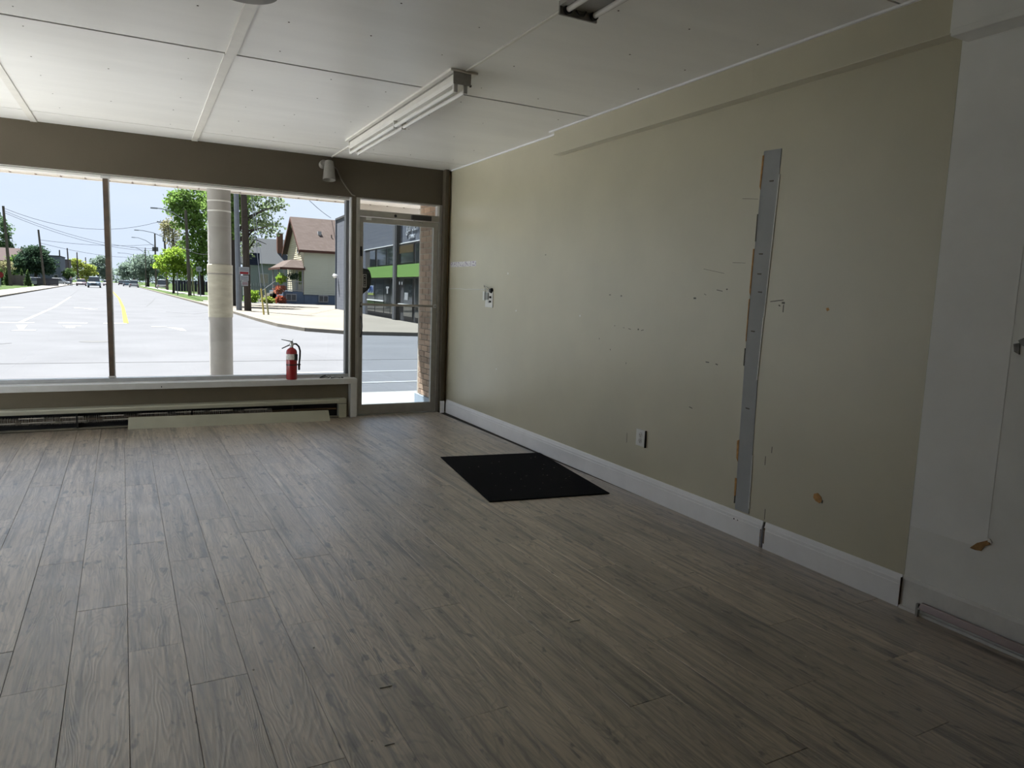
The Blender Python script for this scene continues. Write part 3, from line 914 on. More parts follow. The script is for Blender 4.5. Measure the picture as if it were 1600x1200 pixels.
# fallen edging strip at the white wall
ms = thing('metal_strip', 'long purplish brown metal edging strip lying along the white wall baseboard', 'metal strip', (XR - 0.024, 1.835, 0.0))
M_mauve = pmat('mauve_brown_metal', (0.36, 0.30, 0.30), 0.4, metal=0.5, var=0.12, scale=8, stretch=(1, 0.2, 1))
MB().hexa([(-0.012, -2.2, 0.004), (0.004, -2.2, 0.004), (0.004, 0.0, 0.034), (-0.012, 0.0, 0.034),
           (-0.006, -2.2, 0.044), (0.010, -2.2, 0.044), (0.010, -0.012, 0.066), (-0.006, -0.012, 0.066)]).build('bar', M_mauve, ms, bevel=0.003)
MB().box(-0.013, -0.004, 0.0, 0.004, 0.006, 0.058).build('end_bracket', M_steel, ms)
MB().lathe([(0.004, -0.016), (0.004, -0.012)], 8, (0, -0.010, 0.040), 'x').build('rivet', M_sill, ms)

# fire extinguisher
M_red = pmat('red_enamel', (0.33, 0.012, 0.016), 0.3, coat=0.3)
fe = thing('fire_extinguisher', 'red fire extinguisher with black hose standing on the window sill', 'fire extinguisher', (1.365, 7.450, 0.416))
MB().lathe([(0.046, 0.0), (0.053, 0.004), (0.054, 0.012), (0.054, 0.275), (0.050, 0.295), (0.038, 0.312), (0.020, 0.322), (0.016, 0.330)], 28).build('cylinder', M_red, fe, smooth=True)
n_ = 14
lb = MB()
vs = []
for k in range(n_):
    a = -math.pi * 0.97 + k * (math.pi * 0.72 / (n_ - 1))
    vs += [(0.0548 * math.cos(a), 0.0548 * math.sin(a), 0.205), (0.0548 * math.cos(a), 0.0548 * math.sin(a), 0.262)]
lb.add(vs, [(2 * k, 2 * k + 2, 2 * k + 3, 2 * k + 1) for k in range(n_ - 1)])
lbo = lb.build('label', pmat('label_print', (0.66, 0.64, 0.60), 0.4, var=0.5, scale=70, stretch=(4, 4, 0.6)), fe)
MB().lathe([(0.0552, 0.146), (0.0552, 0.158)], 28).build('band', M_black, fe, smooth=True)
MB().lathe([(0.017, 0.328), (0.017, 0.345), (0.022, 0.350), (0.022, 0.372), (0.012, 0.380)], 16).build('valve', M_alu_l, fe, smooth=True)
MB().hexa([(-0.095, -0.009, 0.312), (0.0, -0.010, 0.356), (0.0, 0.010, 0.356), (-0.095, 0.009, 0.312),
           (-0.098, -0.009, 0.320), (0.0, -0.010, 0.368), (0.0, 0.010, 0.368), (-0.098, 0.009, 0.320)]).build('carry_handle', M_steel, fe)
MB().hexa([(-0.100, -0.008, 0.404), (0.012, -0.010, 0.378), (0.012, 0.010, 0.378), (-0.100, 0.008, 0.404),
           (-0.098, -0.008, 0.409), (0.012, -0.010, 0.390), (0.012, 0.010, 0.390), (-0.098, 0.008, 0.411)]).build('squeeze_lever', M_steel, fe)
MB().tube([(0.004, 0, 0.385), (0.010, 0, 0.405), (0.016, 0, 0.410)], 0.003, 6).build('pin', M_alu_l, fe)
MB().lathe([(0.012, -0.026), (0.012, -0.020)], 12, (0.004, 0, 0.358), 'y').build('gauge', M_white_pl, fe)
MB().tube([(0.018, 0, 0.362), (0.045, 0, 0.362), (0.072, 0, 0.335), (0.084, 0, 0.29), (0.082, 0, 0.23), (0.076, 0, 0.17), (0.074, 0, 0.150)], 0.009, 10).build('hose', M_black, fe, smooth=True)
MB().lathe([(0.008, 0.095), (0.011, 0.10), (0.011, 0.15)], 12, (0.074, 0, 0)).build('nozzle', M_black, fe, smooth=True)
MB().box(0.045, -0.008, 0.145, 0.088, 0.008, 0.158).build('hose_clip', M_black, fe)
MB().box(0.018, -0.052, 0.20, 0.050, -0.030, 0.262).build('tag', M_dark, fe)

# black clutter on the sill
k1 = thing('cable_tie_bundle', 'small heap of black plastic strips with pale edges on the sill corner, left one', 'plastic strips', (1.700, 7.455, 0.416))
for a, z, l in ((0.5, 0.012, 0.11), (0.35, 0.004, 0.10), (0.75, 0.020, 0.06)):
    MB().tube([(-0.05, 0, z * 0.4 + 0.003), (-0.05 + l * 0.5, 0.004, z + 0.004), (-0.05 + l, -0.004, z * 1.5 + 0.005)], 0.0055, 6).build('strip', M_black, k1)
MB().tube([(-0.06, -0.008, 0.004), (0.0, -0.012, 0.008), (0.05, -0.006, 0.022)], 0.003, 6).build('strip', M_pale, k1)
k2 = thing('cable_tie_bundle', 'small heap of black plastic strips on the sill corner, right one beside the jamb', 'plastic strips', (1.830, 7.455, 0.416))
for a, z, l in ((0.0, 0.008, 0.13), (0.3, 0.012, 0.10)):
    MB().tube([(-0.065, 0.004 * a, 0.004), (-0.065 + l * 0.45, 0.006, z + 0.006), (-0.065 + l, 0.0, 0.006)], 0.006, 6).build('strip', M_black, k2)
MB().tube([(-0.06, -0.01, 0.014), (-0.01, -0.012, 0.020), (0.04, -0.01, 0.012)], 0.003, 6).build('strip', M_pale, k2)

# ================================================================== OUTSIDE: building edge
GZ = -0.15
M_soff = pmat('cream_soffit', (0.66, 0.60, 0.53), 0.5, var=0.04, scale=3)
so = MB().box(-3.1, 7.70, 2.425, 4.6, 8.98, 2.75).box(-3.1, 8.98, 2.40, 4.6, 9.02, 2.75).build('soffit', M_soff)
struct(so, 'boarded cream soffit of the overhang outside the window', 'soffit')
MB().box(2.35, 8.975, 2.325, 4.6, 9.03, 2.42).build('lower_fascia', M_soff, so)
for k in range(35):
    x0 = -3.1 + k * 0.2195
    MB().box(x0 + 0.003, 7.70, 2.410, x0 + 0.2165, 8.985, 2.426).build('soffit_board', M_soff, so)
    MB().lathe([(0.010, -0.006), (0.012, 0.0)], 6, (x0, 8.97, 2.41)).build('soffit_clip', M_brown, so)
sw = MB().tube([(2.05, 7.75, 2.395), (2.35, 7.80, 2.385), (2.6, 7.82, 2.375), (2.85, 7.80, 2.385), (3.2, 7.78, 2.39)], 0.008, 6).build('soffit_cable', M_dark)
tag(sw, 'dark cable hanging under the soffit above the door', 'cable')
# outer face of the shop above and beside, with the brick return next to the door
struct(MB().box(-3.1, 7.70, 2.75, 4.6, 7.9, 3.6).box(XL - 0.25, YB, 2.87, 4.6, 7.7, 3.0).build('roof', M_soff), 'roof and upper front of the shop, out of view', 'roof')
M_mortar = pmat('mortar', (0.42, 0.37, 0.31), 0.9, var=0.1)
bw = MB().box(3.008, 7.70, GZ, 3.30, 8.255, 2.41)
bw.build('wall_brick_return', M_mortar)
bw = bpy.data.objects['wall_brick_return']
struct(bw, 'tan brick return wall right of the glass door', 'wall')
M_brick = pmat('tan_brick', (0.40, 0.27, 0.185), 0.85, var=0.25, scale=3.0, bump=0.3, bscale=60)
def rnd_tint(m, amt=0.25):
    """small tone shift per brick"""
    t = m.node_tree
    p = t.nodes['Principled BSDF']
    src = p.inputs['Base Color'].links[0].from_socket
    hv = t.nodes.new('ShaderNodeHueSaturation')
    oi = t.nodes.new('ShaderNodeObjectInfo')
    mr = t.nodes.new('ShaderNodeMapRange'); mr.inputs[3].default_value = 1 - amt; mr.inputs[4].default_value = 1 + amt
    t.links.new(oi.outputs['Random'], mr.inputs[0]); t.links.new(mr.outputs[0], hv.inputs['Value'])
    t.links.new(src, hv.inputs['Color']); t.links.new(hv.outputs[0], p.inputs['Base Color'])
rnd_tint(M_brick)
bme = MB().box(0, 0, 0, 0.03, 0.190, 0.057).mesh('brick'); bme.materials.append(M_brick)
bmh = MB().box(0, 0, 0, 0.03, 0.090, 0.057).mesh('brick'); bmh.materials.append(M_brick)
z = 0.12
row = 0
while z < 2.34:
    y = 7.70
    first = row % 2
    while y < 8.25:
        half = (first and y == 7.70) or (8.257 - y < 0.19)
        me = bmh if half else bme
        if 8.257 - y < 0.088: break
        o = bpy.data.objects.new('brick', me)
        COL.objects.link(o); o.parent = bw
        o.location = (2.998 + random.uniform(-0.001, 0.001), y, z)
        y += 0.10 if half else 0.20
    z += 0.067
    row += 1
MB().box(2.985, 7.70, GZ, 3.30, 8.27, 0.112).build('plinth', pmat('blue_grey_plinth', (0.30, 0.35, 0.40), 0.8, var=0.1), bw)

M_conc = pmat('weathered_concrete', (0.32, 0.31, 0.295), 0.9, var=0.14, scale=3, bump=0.2, bscale=30)
co = thing('concrete_column', 'round concrete column under the overhang with a peeling wrap', 'column', (0.832, 8.86, GZ))
MB().lathe([(0.128, 0.0), (0.126, 1.2), (0.124, 2.56)], 28).build('shaft', M_conc, co, smooth=True)
MB().lathe([(0.133, 1.13), (0.134, 1.62), (0.136, 1.63), (0.136, 1.72), (0.130, 1.725)], 28, caps=False).build('wrap', pmat('peeling_cream_wrap', (0.46, 0.435, 0.36), 0.8, var=0.12, scale=7, stretch=(1, 1, 3)), co, smooth=True)
MB().lathe([(0.1365, 1.612), (0.1372, 1.616), (0.1372, 1.622), (0.1365, 1.626)], 28, caps=False).build('strap', pmat('grey_strap', (0.25, 0.24, 0.22), 0.7), co)
for zz in (2.31, 2.42):
    MB().lathe([(0.1255, zz), (0.1275, zz + 0.004), (0.1275, zz + 0.012), (0.1255, zz + 0.016)], 28, caps=False).build('wire_band', M_sill, co)

# ================================================================== OUTSIDE: ground
ALB = 0.325
M_asph = pmat('pale_asphalt', (0.275, 0.278, 0.292), 0.95, var=0.08, scale=0.5, spec=0.02)
M_walk = pmat('sidewalk_concrete', (0.66, 0.64, 0.60), 0.95, var=0.08, scale=0.8, spec=0.02)
M_lot = pmat('beige_gravel_lot', (0.40, 0.36, 0.305), 0.95, var=0.10, scale=0.5, spec=0.02)
M_grass = pmat('lawn', (0.09, 0.15, 0.035), 0.95, var=0.3, scale=0.5, bump=0.3, bscale=20)
M_kerb = pmat('kerb_concrete', (0.42, 0.38, 0.32), 0.95, var=0.15, scale=1, spec=0.02)
M_paint = pmat('white_road_paint', (0.62, 0.62, 0.62), 0.95, spec=0.02)
M_paint_y = pmat('yellow_road_paint', (0.60, 0.47, 0.13), 0.95, spec=0.02)


def slab(name, poly, z0, z1, mat, label, cat):
    return struct(MB().prism(poly, z0, z1).build(name, mat), label, cat)


slab('ground', [(-400, 7.7), (400, 7.7), (400, 900), (-400, 900)], GZ - 0.6, GZ - 0.05, M_grass, 'grass ground of the lots along the street', 'grass')
struct(MB().box(-60, -40, GZ - 0.6, XL - 0.2, 7.7, GZ - 0.01).build('bounce_lot', pmat('bounce_concrete', (1.85, 1.85, 1.82), 0.9, var=0.06, scale=0.7)), 'added pale lot left of the shop, bouncing sun through the fill window', 'lot')  # added unseen ground, kept bright to bounce sun into the room
lx = lambda y: -6.5 - 0.037 * y
rx = lambda y: 5.65 - 0.030 * y
rc = [(60, 22.6), (8.27, 22.7), (6.3, 23.2), (5.1, 24.9), (4.65, 27.5), (4.5, 32.0), (4.4, 41)]
road = [(-60, 10.1), (60, 10.1)] + rc + [(rx(65), 65), (rx(125), 125), (rx(420), 420), (lx(420), 420), (lx(160), 160), (lx(60), 60), (lx(34), 34), (-9.4, 26), (-12, 23), (-60, 22.6)]
rd = slab('road', road, GZ - 0.3, GZ, M_asph, 'pale sunlit asphalt street meeting the cross street', 'road')
slab('sidewalk_near', [(-60, 7.70), (60, 7.70), (60, 10.08), (-60, 10.08)], GZ - 0.3, GZ + 0.02, M_walk, 'concrete sidewalk directly outside the shop', 'sidewalk')
slab('lot', [(8.3, 22.9), (60, 22.8), (60, 60), (14.0, 61.5), (8.5, 63), (4.2, 64), (4.7, 41.3), (4.85, 32.2), (5.0, 27.6), (5.5, 25.1), (6.6, 23.6)], GZ - 0.3, GZ + 0.012, M_lot, 'bright beige gravel lot in front of the dark shop', 'lot')
slab('driveway', [(6.8, 61.5), (30, 59.5), (30, 63.4), (14.9, 64.0), (8.2, 67.5), (5.6, 68)], GZ - 0.3, GZ + 0.018, pmat('shaded_asphalt', (0.20, 0.20, 0.21), 0.9, var=0.1), 'grey driveway strip in front of the yellow house', 'driveway')


def strip(name, pts, w, z0, z1, mat, label, cat, parent=None):
    m = MB()
    for (a, b) in zip(pts[:-1], pts[1:]):
        d = Vector((b[0] - a[0], b[1] - a[1], 0)).normalized()
        n = Vector((-d.y, d.x, 0)) * (w / 2)
        a_, b_ = Vector((*a, 0)), Vector((*b, 0))
        m.prism([tuple((a_ - n)[:2]), tuple((b_ - n)[:2]), tuple((b_ + n)[:2]), tuple((a_ + n)[:2])], z0, z1)
    o = m.build(name, mat, parent)
    if not parent: struct(o, label, cat)
    return o


strip('kerb_right', rc + [(rx(65), 65), (rx(125), 125), (rx(300), 300)], 0.22, GZ - 0.1, GZ + 0.12, M_kerb, 'low kerb along the right side of the street', 'kerb')
strip('kerb_left', [(-60, 22.7), (-12, 23.1), (-9.5, 26.1), (lx(34), 34), (lx(60), 60), (lx(160), 160), (lx(300), 300)], 0.25, GZ - 0.1, GZ + 0.12, M_kerb, 'low kerb along the left side of the street', 'kerb')
strip('sidewalk_left', [(lx(30) - 1.6, 30), (lx(60) - 1.4, 60), (lx(160) - 1.5, 160), (lx(300) - 1.5, 300)], 2.6, GZ - 0.1, GZ + 0.06, M_walk, 'pale sidewalk along the left side of the street', 'sidewalk')
strip('sidewalk_right', [(5.2 + 0.4, 66), (rx(90) + 4.2, 90), (rx(125) + 3.2, 125), (rx(250) + 3, 250)], 1.5, GZ - 0.1, GZ + 0.0, M_walk, 'narrow sidewalk on the lawn on the right of the street', 'sidewalk')

# road paint, each mark a part of the road
def paint(name, poly, mat=M_paint):
    return MB().prism(poly, GZ - 0.01, GZ + 0.006).build(name, mat, rd)


paint('stop_line', [(-6.4, 27.7), (-3.1, 28.1), (-3.1, 28.6), (-6.4, 28.2)])
paint('stop_line', [(-2.42, 28.1), (-1.58, 28.25), (-1.58, 28.75), (-2.42, 28.6)])
paint('stop_line', [(-1.10, 28.25), (-0.40, 28.35), (-0.40, 28.8), (-1.10, 28.7)])
paint('stop_line', [(0.35, 26.6), (0.8, 26.6), (0.8, 26.85), (0.35, 26.85)])
strip('lane_line', [(-3.50, 28.6), (-3.87, 44), (-4.95, 69)], 0.13, GZ - 0.01, GZ + 0.006, M_paint, '', '', rd)
strip('centre_line', [(-0.42, 28.7), (-0.80, 45.8), (-1.46, 68), (-3.1, 109), (-6.0, 200)], 0.16, GZ - 0.01, GZ + 0.006, M_paint_y, '', '', rd)
paint('arrow', [(-3.19, 24.0), (-2.62, 24.05), (-2.62, 24.5), (-2.95, 24.5), (-3.12, 26.95), (-3.42, 26.95), (-3.05, 24.5)])
paint('arrow', [(-2.2, 26.75), (-1.66, 26.9), (-1.66, 26.6), (-1.80, 26.45), (-1.76, 25.6), (-2.0, 25.55), (-2.05, 26.4)])
paint('arrow', [(-5.85, 41.3), (-4.98, 41.6), (-4.98, 42.3), (-5.3, 42.6), (-5.85, 42.0)])
paint('arrow', [(-2.98, 43.8), (-2.75, 43.2), (-2.4, 43.0), (-1.80, 42.1), (-2.2, 41.4), (-2.5, 42.4), (-2.98, 43.0)])
paint('arrow', [(1.02, 25.4), (1.15, 24.6), (1.3, 24.4), (1.25, 25.9), (0.95, 26.4), (0.8, 26.4)])
paint('crossing_line', [(2.3, 12.72), (9.5, 12.78), (9.5, 12.90), (2.3, 12.84)])
paint('crossing_line', [(2.3, 11.20), (9.5, 11.24), (9.5, 11.36), (2.3, 11.32)])
mh = MB().lathe([(0.33, -0.01), (0.33, 0.004)], 20, (-0.98, 20.1, GZ)).build('manhole_cover', pmat('iron_cover', (0.22, 0.22, 0.22), 0.8), rd)
M_crack = pmat('tar_seam', (0.20, 0.20, 0.205), 0.9)
for pts in ([(-6, 17.3), (-3.4, 18.2), (-2.6, 19.6)], [(0.4, 48), (0.9, 60), (1.3, 72)], [(1.2, 40), (2.4, 38), (3.4, 41)], [(-8, 14.9), (9, 15.0)], [(-3.95, 45), (-5.0, 68), (-7, 110)]):
    strip('tar_seam', pts, 0.045, GZ - 0.01, GZ + 0.004, M_crack, '', '', rd)

# ================================================================== OUTSIDE: trees
def foliage(parts, n, leaf, mat, parent, name='foliage', seed=1, hollow=0.25):
    """thousands of small leaves filling soft lobes: one part"""
    g = np.random.default_rng(seed)
    w = np.array([p[3] * p[4] * p[5] for p in parts]); w = w ** 0.7; w /= w.sum()
    cnt = (w * n).astype(int)
    V, F = [], []
    base = 0
    allc = []
    for p, k in zip(parts, cnt):
        d = g.normal(size=(k, 3)); d /= np.linalg.norm(d, axis=1)[:, None]
        r = (hollow + (1 - hollow) * g.random(k)) ** 0.5
        lump = 1 + 0.22 * np.sin(d[:, 0] * 7 + seed) * np.sin(d[:, 1] * 6 + 2) + 0.18 * np.sin(d[:, 2] * 9 + seed * 2)
        c = d * (r * lump)[:, None] * np.array(p[3:6]) + np.array(p[:3])
        allc.append(c)
    c = np.vstack(allc)
    k = len(c)
    a = g.normal(size=(k, 3)); a /= np.linalg.norm(a, axis=1)[:, None]
    b = np.cross(a, g.normal(size=(k, 3))); b /= np.linalg.norm(b, axis=1)[:, None]
    s = leaf * (0.6 + 0.8 * g.random(k))[:, None]
    vv = np.stack([c - a * s, c + b * s * 0.6, c + a * s, c - b * s * 0.6], axis=1).reshape(-1, 3)
    me = bpy.data.meshes.new(name)
    me.from_pydata(vv.tolist(), [], np.arange(4 * k).reshape(-1, 4).tolist())
    me.materials.append(mat)
    o = bpy.data.objects.new(name, me)
    COL.objects.link(o)
    o.parent = parent
    return o


M_bark = pmat('bark', (0.10, 0.085, 0.07), 0.95, var=0.3, scale=4, bump=0.5, bscale=12, stretch=(3, 3, 0.5))
LM = {
    'big': leaf_mat('leaf_mid', (0.10, 0.19, 0.035), (0.20, 0.33, 0.07)),
    'lime': leaf_mat('leaf_lime', (0.20, 0.36, 0.03), (0.36, 0.50, 0.06)),
    'dark': leaf_mat('leaf_dark', (0.022, 0.055, 0.035), (0.05, 0.10, 0.045)),
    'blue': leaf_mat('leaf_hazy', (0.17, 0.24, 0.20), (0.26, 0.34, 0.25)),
    'brown': leaf_mat('leaf_tan', (0.28, 0.25, 0.14), (0.36, 0.36, 0.18)),
    'cedar': leaf_mat('leaf_cedar', (0.045, 0.09, 0.03), (0.10, 0.17, 0.04)),
    'yellow': leaf_mat('leaf_yellow', (0.28, 0.36, 0.06), (0.40, 0.44, 0.09)),
    'red': leaf_mat('petal_red', (0.45, 0.10, 0.05), (0.50, 0.20, 0.12)),
}


def tree(label, loc, trunk_h, trunk_r, lobes, n, leaf, mat, seed, branches=(), cat='tree', name='street_tree', group=None, hollow=0.25):
    t = thing(name, label, cat, loc, group=group)
    if trunk_h:
        m = MB()
        m.tube([(0, 0, -0.1), (0.02, 0, trunk_h * 0.4), (0.05, 0, trunk_h)], [trunk_r * 1.25, trunk_r, trunk_r * 0.7], 9)
        tr_ = m.build('trunk', M_bark, t, smooth=True)
        for b in branches:
            MB().tube([(0.03, 0, b[0])] + [tuple(q) for q in b[1]], [trunk_r * 0.55] + [trunk_r * 0.35] * (len(b[1]) - 1) + [trunk_r * 0.12], 6).build('branch', M_bark, tr_)
    foliage(lobes, n, leaf, mat, t, seed=seed, hollow=hollow)
    return t


tree('tall leafy tree with a thick trunk behind the concrete column', (5.76, 53.3, GZ), 9.0, 0.26,
     [(-0.6, 0, 7.8, 1.3, 1.6, 2.2), (0.5, 0, 8.4, 1.5, 1.6, 1.8), (-0.3, 0, 5.4, 0.9, 1.2, 1.2), (0.2, 0, 6.5, 1.0, 1.2, 1.2)],
     4500, 0.12, LM['big'], 3,
     [(4.5, [(1.2, 0, 6.2), (2.6, 0, 6.9)]), (5.0, [(-0.6, 0, 6.5), (-1.2, 0, 7.4)]), (3.9, [(1.1, 0, 5.2), (2.4, 0, 5.6)])])
tree('airy pale green tree with sparse twigs right of the dark wooden pole', (7.3, 57.5, GZ), 9.5, 0.16,
     [(0.4, 0, 7.2, 2.0, 1.5, 1.5), (1.0, 0, 5.9, 1.9, 1.5, 1.0), (2.1, 0, 7.6, 1.0, 1, 0.6), (-0.4, 0, 4.6, 1.3, 1, 1.2), (0.5, 0, 8.8, 2, 1.4, 1)],
     2600, 0.12, leaf_mat('leaf_grey_green', (0.16, 0.22, 0.11), (0.28, 0.36, 0.18)), 4,
     [(5.0, [(0.9, 0, 6.3), (2.2, 0, 6.0)]), (6.2, [(1.2, 0, 7.2), (2.8, 0, 7.5)]), (4.0, [(0.6, 0, 4.9), (1.4, 0, 4.6)])], hollow=0.1)
tree('bright lime green young tree beside the street light pole', (4.3, 110, GZ), 3.0, 0.14,
     [(-0.4, 0, 4.0, 2.0, 1.6, 1.7), (1.0, 0, 3.6, 1.6, 1.4, 1.4), (0.4, 0, 5.2, 1.6, 1.4, 1.2), (2.0, 0, 3.0, 1.2, 1, 0.9)], 5000, 0.16, LM['lime'], 5)
tree('thin tan budding tree behind the lime green tree', (5.0, 127, GZ), 11.0, 0.10,
     [(-0.1, 0, 9.5, 1.7, 1.4, 1.9), (0.7, 0, 7.2, 1.6, 1.4, 1.6), (-0.9, 0, 10.3, 1.0, 1, 0.9)], 1800, 0.15, LM['brown'], 6,
     [(5, [(0.8, 0, 7), (1.7, 0, 9.3)]), (6.2, [(-0.7, 0, 8.6), (-1.5, 0, 10.6)]), (7, [(0.4, 0, 9.8), (0.6, 0, 11.5)])], hollow=0.05)
tree('full green tree between the lamp pole and the concrete column', (7.3, 103, GZ), 7.0, 0.36,
     [(-1.6, 0, 10.2, 2.0, 2, 2.2), (-2.6, 0, 11.6, 1.7, 1.6, 1.5), (0.6, 0, 9.6, 2.6, 2, 3.0), (-0.6, 0, 6.4, 1.9, 1.8, 2.2), (0.9, 0, 5.0, 2.2, 1.8, 2.2), (-0.6, 0, 12.6, 2.6, 2, 1.8), (0.4, 0, 3.4, 1.9, 1.5, 1.0)],
     9500, 0.19, leaf_mat('leaf_fresh', (0.12, 0.24, 0.04), (0.24, 0.38, 0.08)), 7)
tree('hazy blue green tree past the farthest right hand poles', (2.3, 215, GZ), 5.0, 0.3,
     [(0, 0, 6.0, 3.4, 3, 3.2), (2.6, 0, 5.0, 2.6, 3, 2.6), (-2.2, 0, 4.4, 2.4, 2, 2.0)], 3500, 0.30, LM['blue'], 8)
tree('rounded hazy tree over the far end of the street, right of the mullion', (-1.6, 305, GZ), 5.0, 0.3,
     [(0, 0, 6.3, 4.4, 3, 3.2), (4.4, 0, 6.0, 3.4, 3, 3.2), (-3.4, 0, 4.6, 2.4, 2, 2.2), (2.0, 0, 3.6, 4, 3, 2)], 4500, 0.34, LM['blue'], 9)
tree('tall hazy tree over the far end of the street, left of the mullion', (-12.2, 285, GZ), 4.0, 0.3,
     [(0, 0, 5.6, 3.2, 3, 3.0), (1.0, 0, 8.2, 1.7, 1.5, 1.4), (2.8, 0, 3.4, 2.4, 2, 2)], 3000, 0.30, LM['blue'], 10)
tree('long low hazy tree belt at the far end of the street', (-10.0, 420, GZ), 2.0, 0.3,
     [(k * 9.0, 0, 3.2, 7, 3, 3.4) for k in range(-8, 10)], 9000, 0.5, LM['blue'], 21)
tree('yellow green tree right of the brown building on the left', (-14.6, 246, GZ), 3.0, 0.2,
     [(0, 0, 4.2, 2.4, 2, 2.6), (-1.6, 0, 6.0, 1.8, 1.6, 1.5), (2.2, 0, 3.6, 1.8, 1.6, 2.4)], 3000, 0.24, LM['yellow'], 11)
tree('small dark round tree in front of the brown building', (-14.9, 205, GZ), 1.5, 0.12, [(0, 0, 2.5, 1.5, 1.3, 1.2)], 900, 0.2, LM['cedar'], 12)
tree('large dark round tree on the left of the street', (-16.6, 157, GZ), 2.5, 0.3,
     [(0, 0, 4.3, 2.9, 2.4, 2.5), (-1.6, 0, 3.6, 1.9, 1.8, 1.8), (1.8, 0, 3.4, 1.5, 1.5, 1.6), (0.2, 0, 6.0, 1.7, 1.5, 1.2)], 7000, 0.19, LM['dark'], 13)
tree('light green leafy tree left of the large dark tree', (-20.9, 165, GZ), 2.5, 0.2,
     [(0, 0, 3.7, 1.3, 1.2, 1.8), (0.8, 0, 4.8, 0.9, 0.9, 0.9)], 1800, 0.19, LM['big'], 14)
tree('very tall tree rising at the left edge of the window', (-27.6, 200, GZ), 8.0, 0.4,
     [(0, 0, 10.5, 2.6, 2.4, 4.6), (1.2, 0, 6.5, 2.2, 2, 2.6), (-1.2, 0, 7, 3, 2, 3)], 4500, 0.28, leaf_mat('leaf_deep', (0.07, 0.14, 0.06), (0.13, 0.22, 0.09)), 15)
tree('wide tree behind the brown roof on the left', (-25.5, 222, GZ), 4.0, 0.3,
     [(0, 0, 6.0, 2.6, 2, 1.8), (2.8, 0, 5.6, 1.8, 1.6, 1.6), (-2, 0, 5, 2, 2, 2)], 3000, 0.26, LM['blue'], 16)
tree('pale bushy tree between the left wooden pole and the frame edge', (-20.3, 153, GZ), 2.0, 0.15, [(-0.4, 0, 3.0, 1.5, 1.3, 1.3)], 900, 0.17, LM['brown'], 17)
for lab, x, y, hh, rr in (('tapered evergreen shrub right of the left fence', -16.0, 141, 2.45, 0.62), ('tapered evergreen shrub between fence and leaning pole', -17.4, 146, 2.6, 0.55),
                          ('dark evergreen shrub beside the red sign', -18.9, 142, 2.7, 0.6), ('broad evergreen shrub at the left edge', -20.2, 146, 2.6, 0.8)):
    tree(lab, (x, y, GZ), 0.4, 0.06, [(0, 0, hh * f, rr * (1.12 - f), rr * (1.12 - f), hh * 0.16) for f in (0.14, 0.3, 0.46, 0.62, 0.78, 0.92)], 1400, 0.10, LM['cedar'], int(x * 7) % 97 + 3, cat='shrub', name='evergreen_shrub', group='evergreens on the left lawn')

# ================================================================== OUTSIDE: poles and wires
M_wood = pmat('weathered_pole_wood', (0.22, 0.19, 0.16), 0.95, var=0.25, scale=3, bump=0.4, bscale=10, stretch=(4, 4, 0.4))
M_wood_d = pmat('dark_pole_wood', (0.13, 0.105, 0.085), 0.95, var=0.3, scale=3, bump=0.4, bscale=10, stretch=(4, 4, 0.4))
M_galv = pmat('galvanised_steel', (0.50, 0.53, 0.57), 0.45, metal=0.3, var=0.08, scale=3)


def pole(label, x, y, top, r, lean=0.0, lamp=None, cross=None, box=None, mat=None, name='utility_pole', group='wooden utility poles'):
    t = thing(name, label, 'pole', (x, y, GZ), group=group)
    hh = top - GZ
    MB().tube([(0, 0, -0.2), (lean, 0, hh)], [r, r * 0.68], 10).build('shaft', mat or M_wood, t, smooth=True)
    if lamp:
        lx_, lz, az = lamp          # lamp tip x, z and arm root z, all from the pole foot
        a = MB().tube([(lean * az / hh, 0, az), (lx_ * 0.45, 0, az + (lz - az) * 0.72), (lx_ * 0.8, 0, lz - 0.02), (lx_, 0, lz)], 0.06, 6).build('lamp_arm', M_galv, t)
        MB().box(lx_ - 0.45, -0.12, lz - 0.09, lx_ + 0.25, 0.12, lz + 0.05).build('lamp_head', M_galv, a)
    if cross:
        MB().box(lean - cross, -0.06, hh - 0.45, lean + cross, 0.06, hh - 0.28).build('crossarm', M_wood, t)
        for s in (-1, -0.55, 0.55, 1):
            MB().lathe([(0.05, 0), (0.07, 0.1), (0.03, 0.2)], 8, (lean + cross * s * 0.95, 0, hh - 0.28)).build('insulator', M_sill, t)
    if box:
        for s in (-1, 1):
            MB().lathe([(0.24, 0), (0.26, 0.1), (0.26, 0.85), (0.18, 0.95)], 12, (0.36 * s, -0.1, box)).build('transformer', pmat('transformer_grey', (0.30, 0.31, 0.32), 0.6), t, smooth=True)
    return t


pole('thick dark wooden utility pole with notices, right of the concrete column', 5.56, 43.6, 12.0, 0.20, -0.30, mat=M_wood_d)
sp2 = pole('pale galvanised steel lamp pole just left of the dark wooden pole', 5.18, 44.4, 11.5, 0.165, -0.16, mat=M_galv, name='steel_pole', group='steel poles')
pole('wooden pole with a street lamp beside the lime green tree', 5.27, 91, 9.5, 0.21, -0.27, lamp=(-3.40, 9.63, 8.4))
pole('wooden pole with crossarm, transformers and lamp down the right side', 4.75, 147, 12.4, 0.22, -0.40, lamp=(-4.7, 10.5, 9.45), cross=1.05, box=8.7)
pole('wooden pole with one transformer and lamp farther down the right side', 3.58, 182, 12.0, 0.22, 0.0, lamp=(-4.2, 11.0, 9.2), box=8.2)
pole('slim lamp pole fourth along the right side', 1.75, 211, 9.9, 0.16, 0.1, lamp=(-2.9, 10.0, 8.6))
pole('slim lamp pole fifth along the right side', -1.1, 260, 9.7, 0.16, 0.0, lamp=(-4.0, 10.0, 9.6))
pole('bare wooden pole at the far left edge of the window', -18.35, 141, 12.4, 0.26, -0.45)
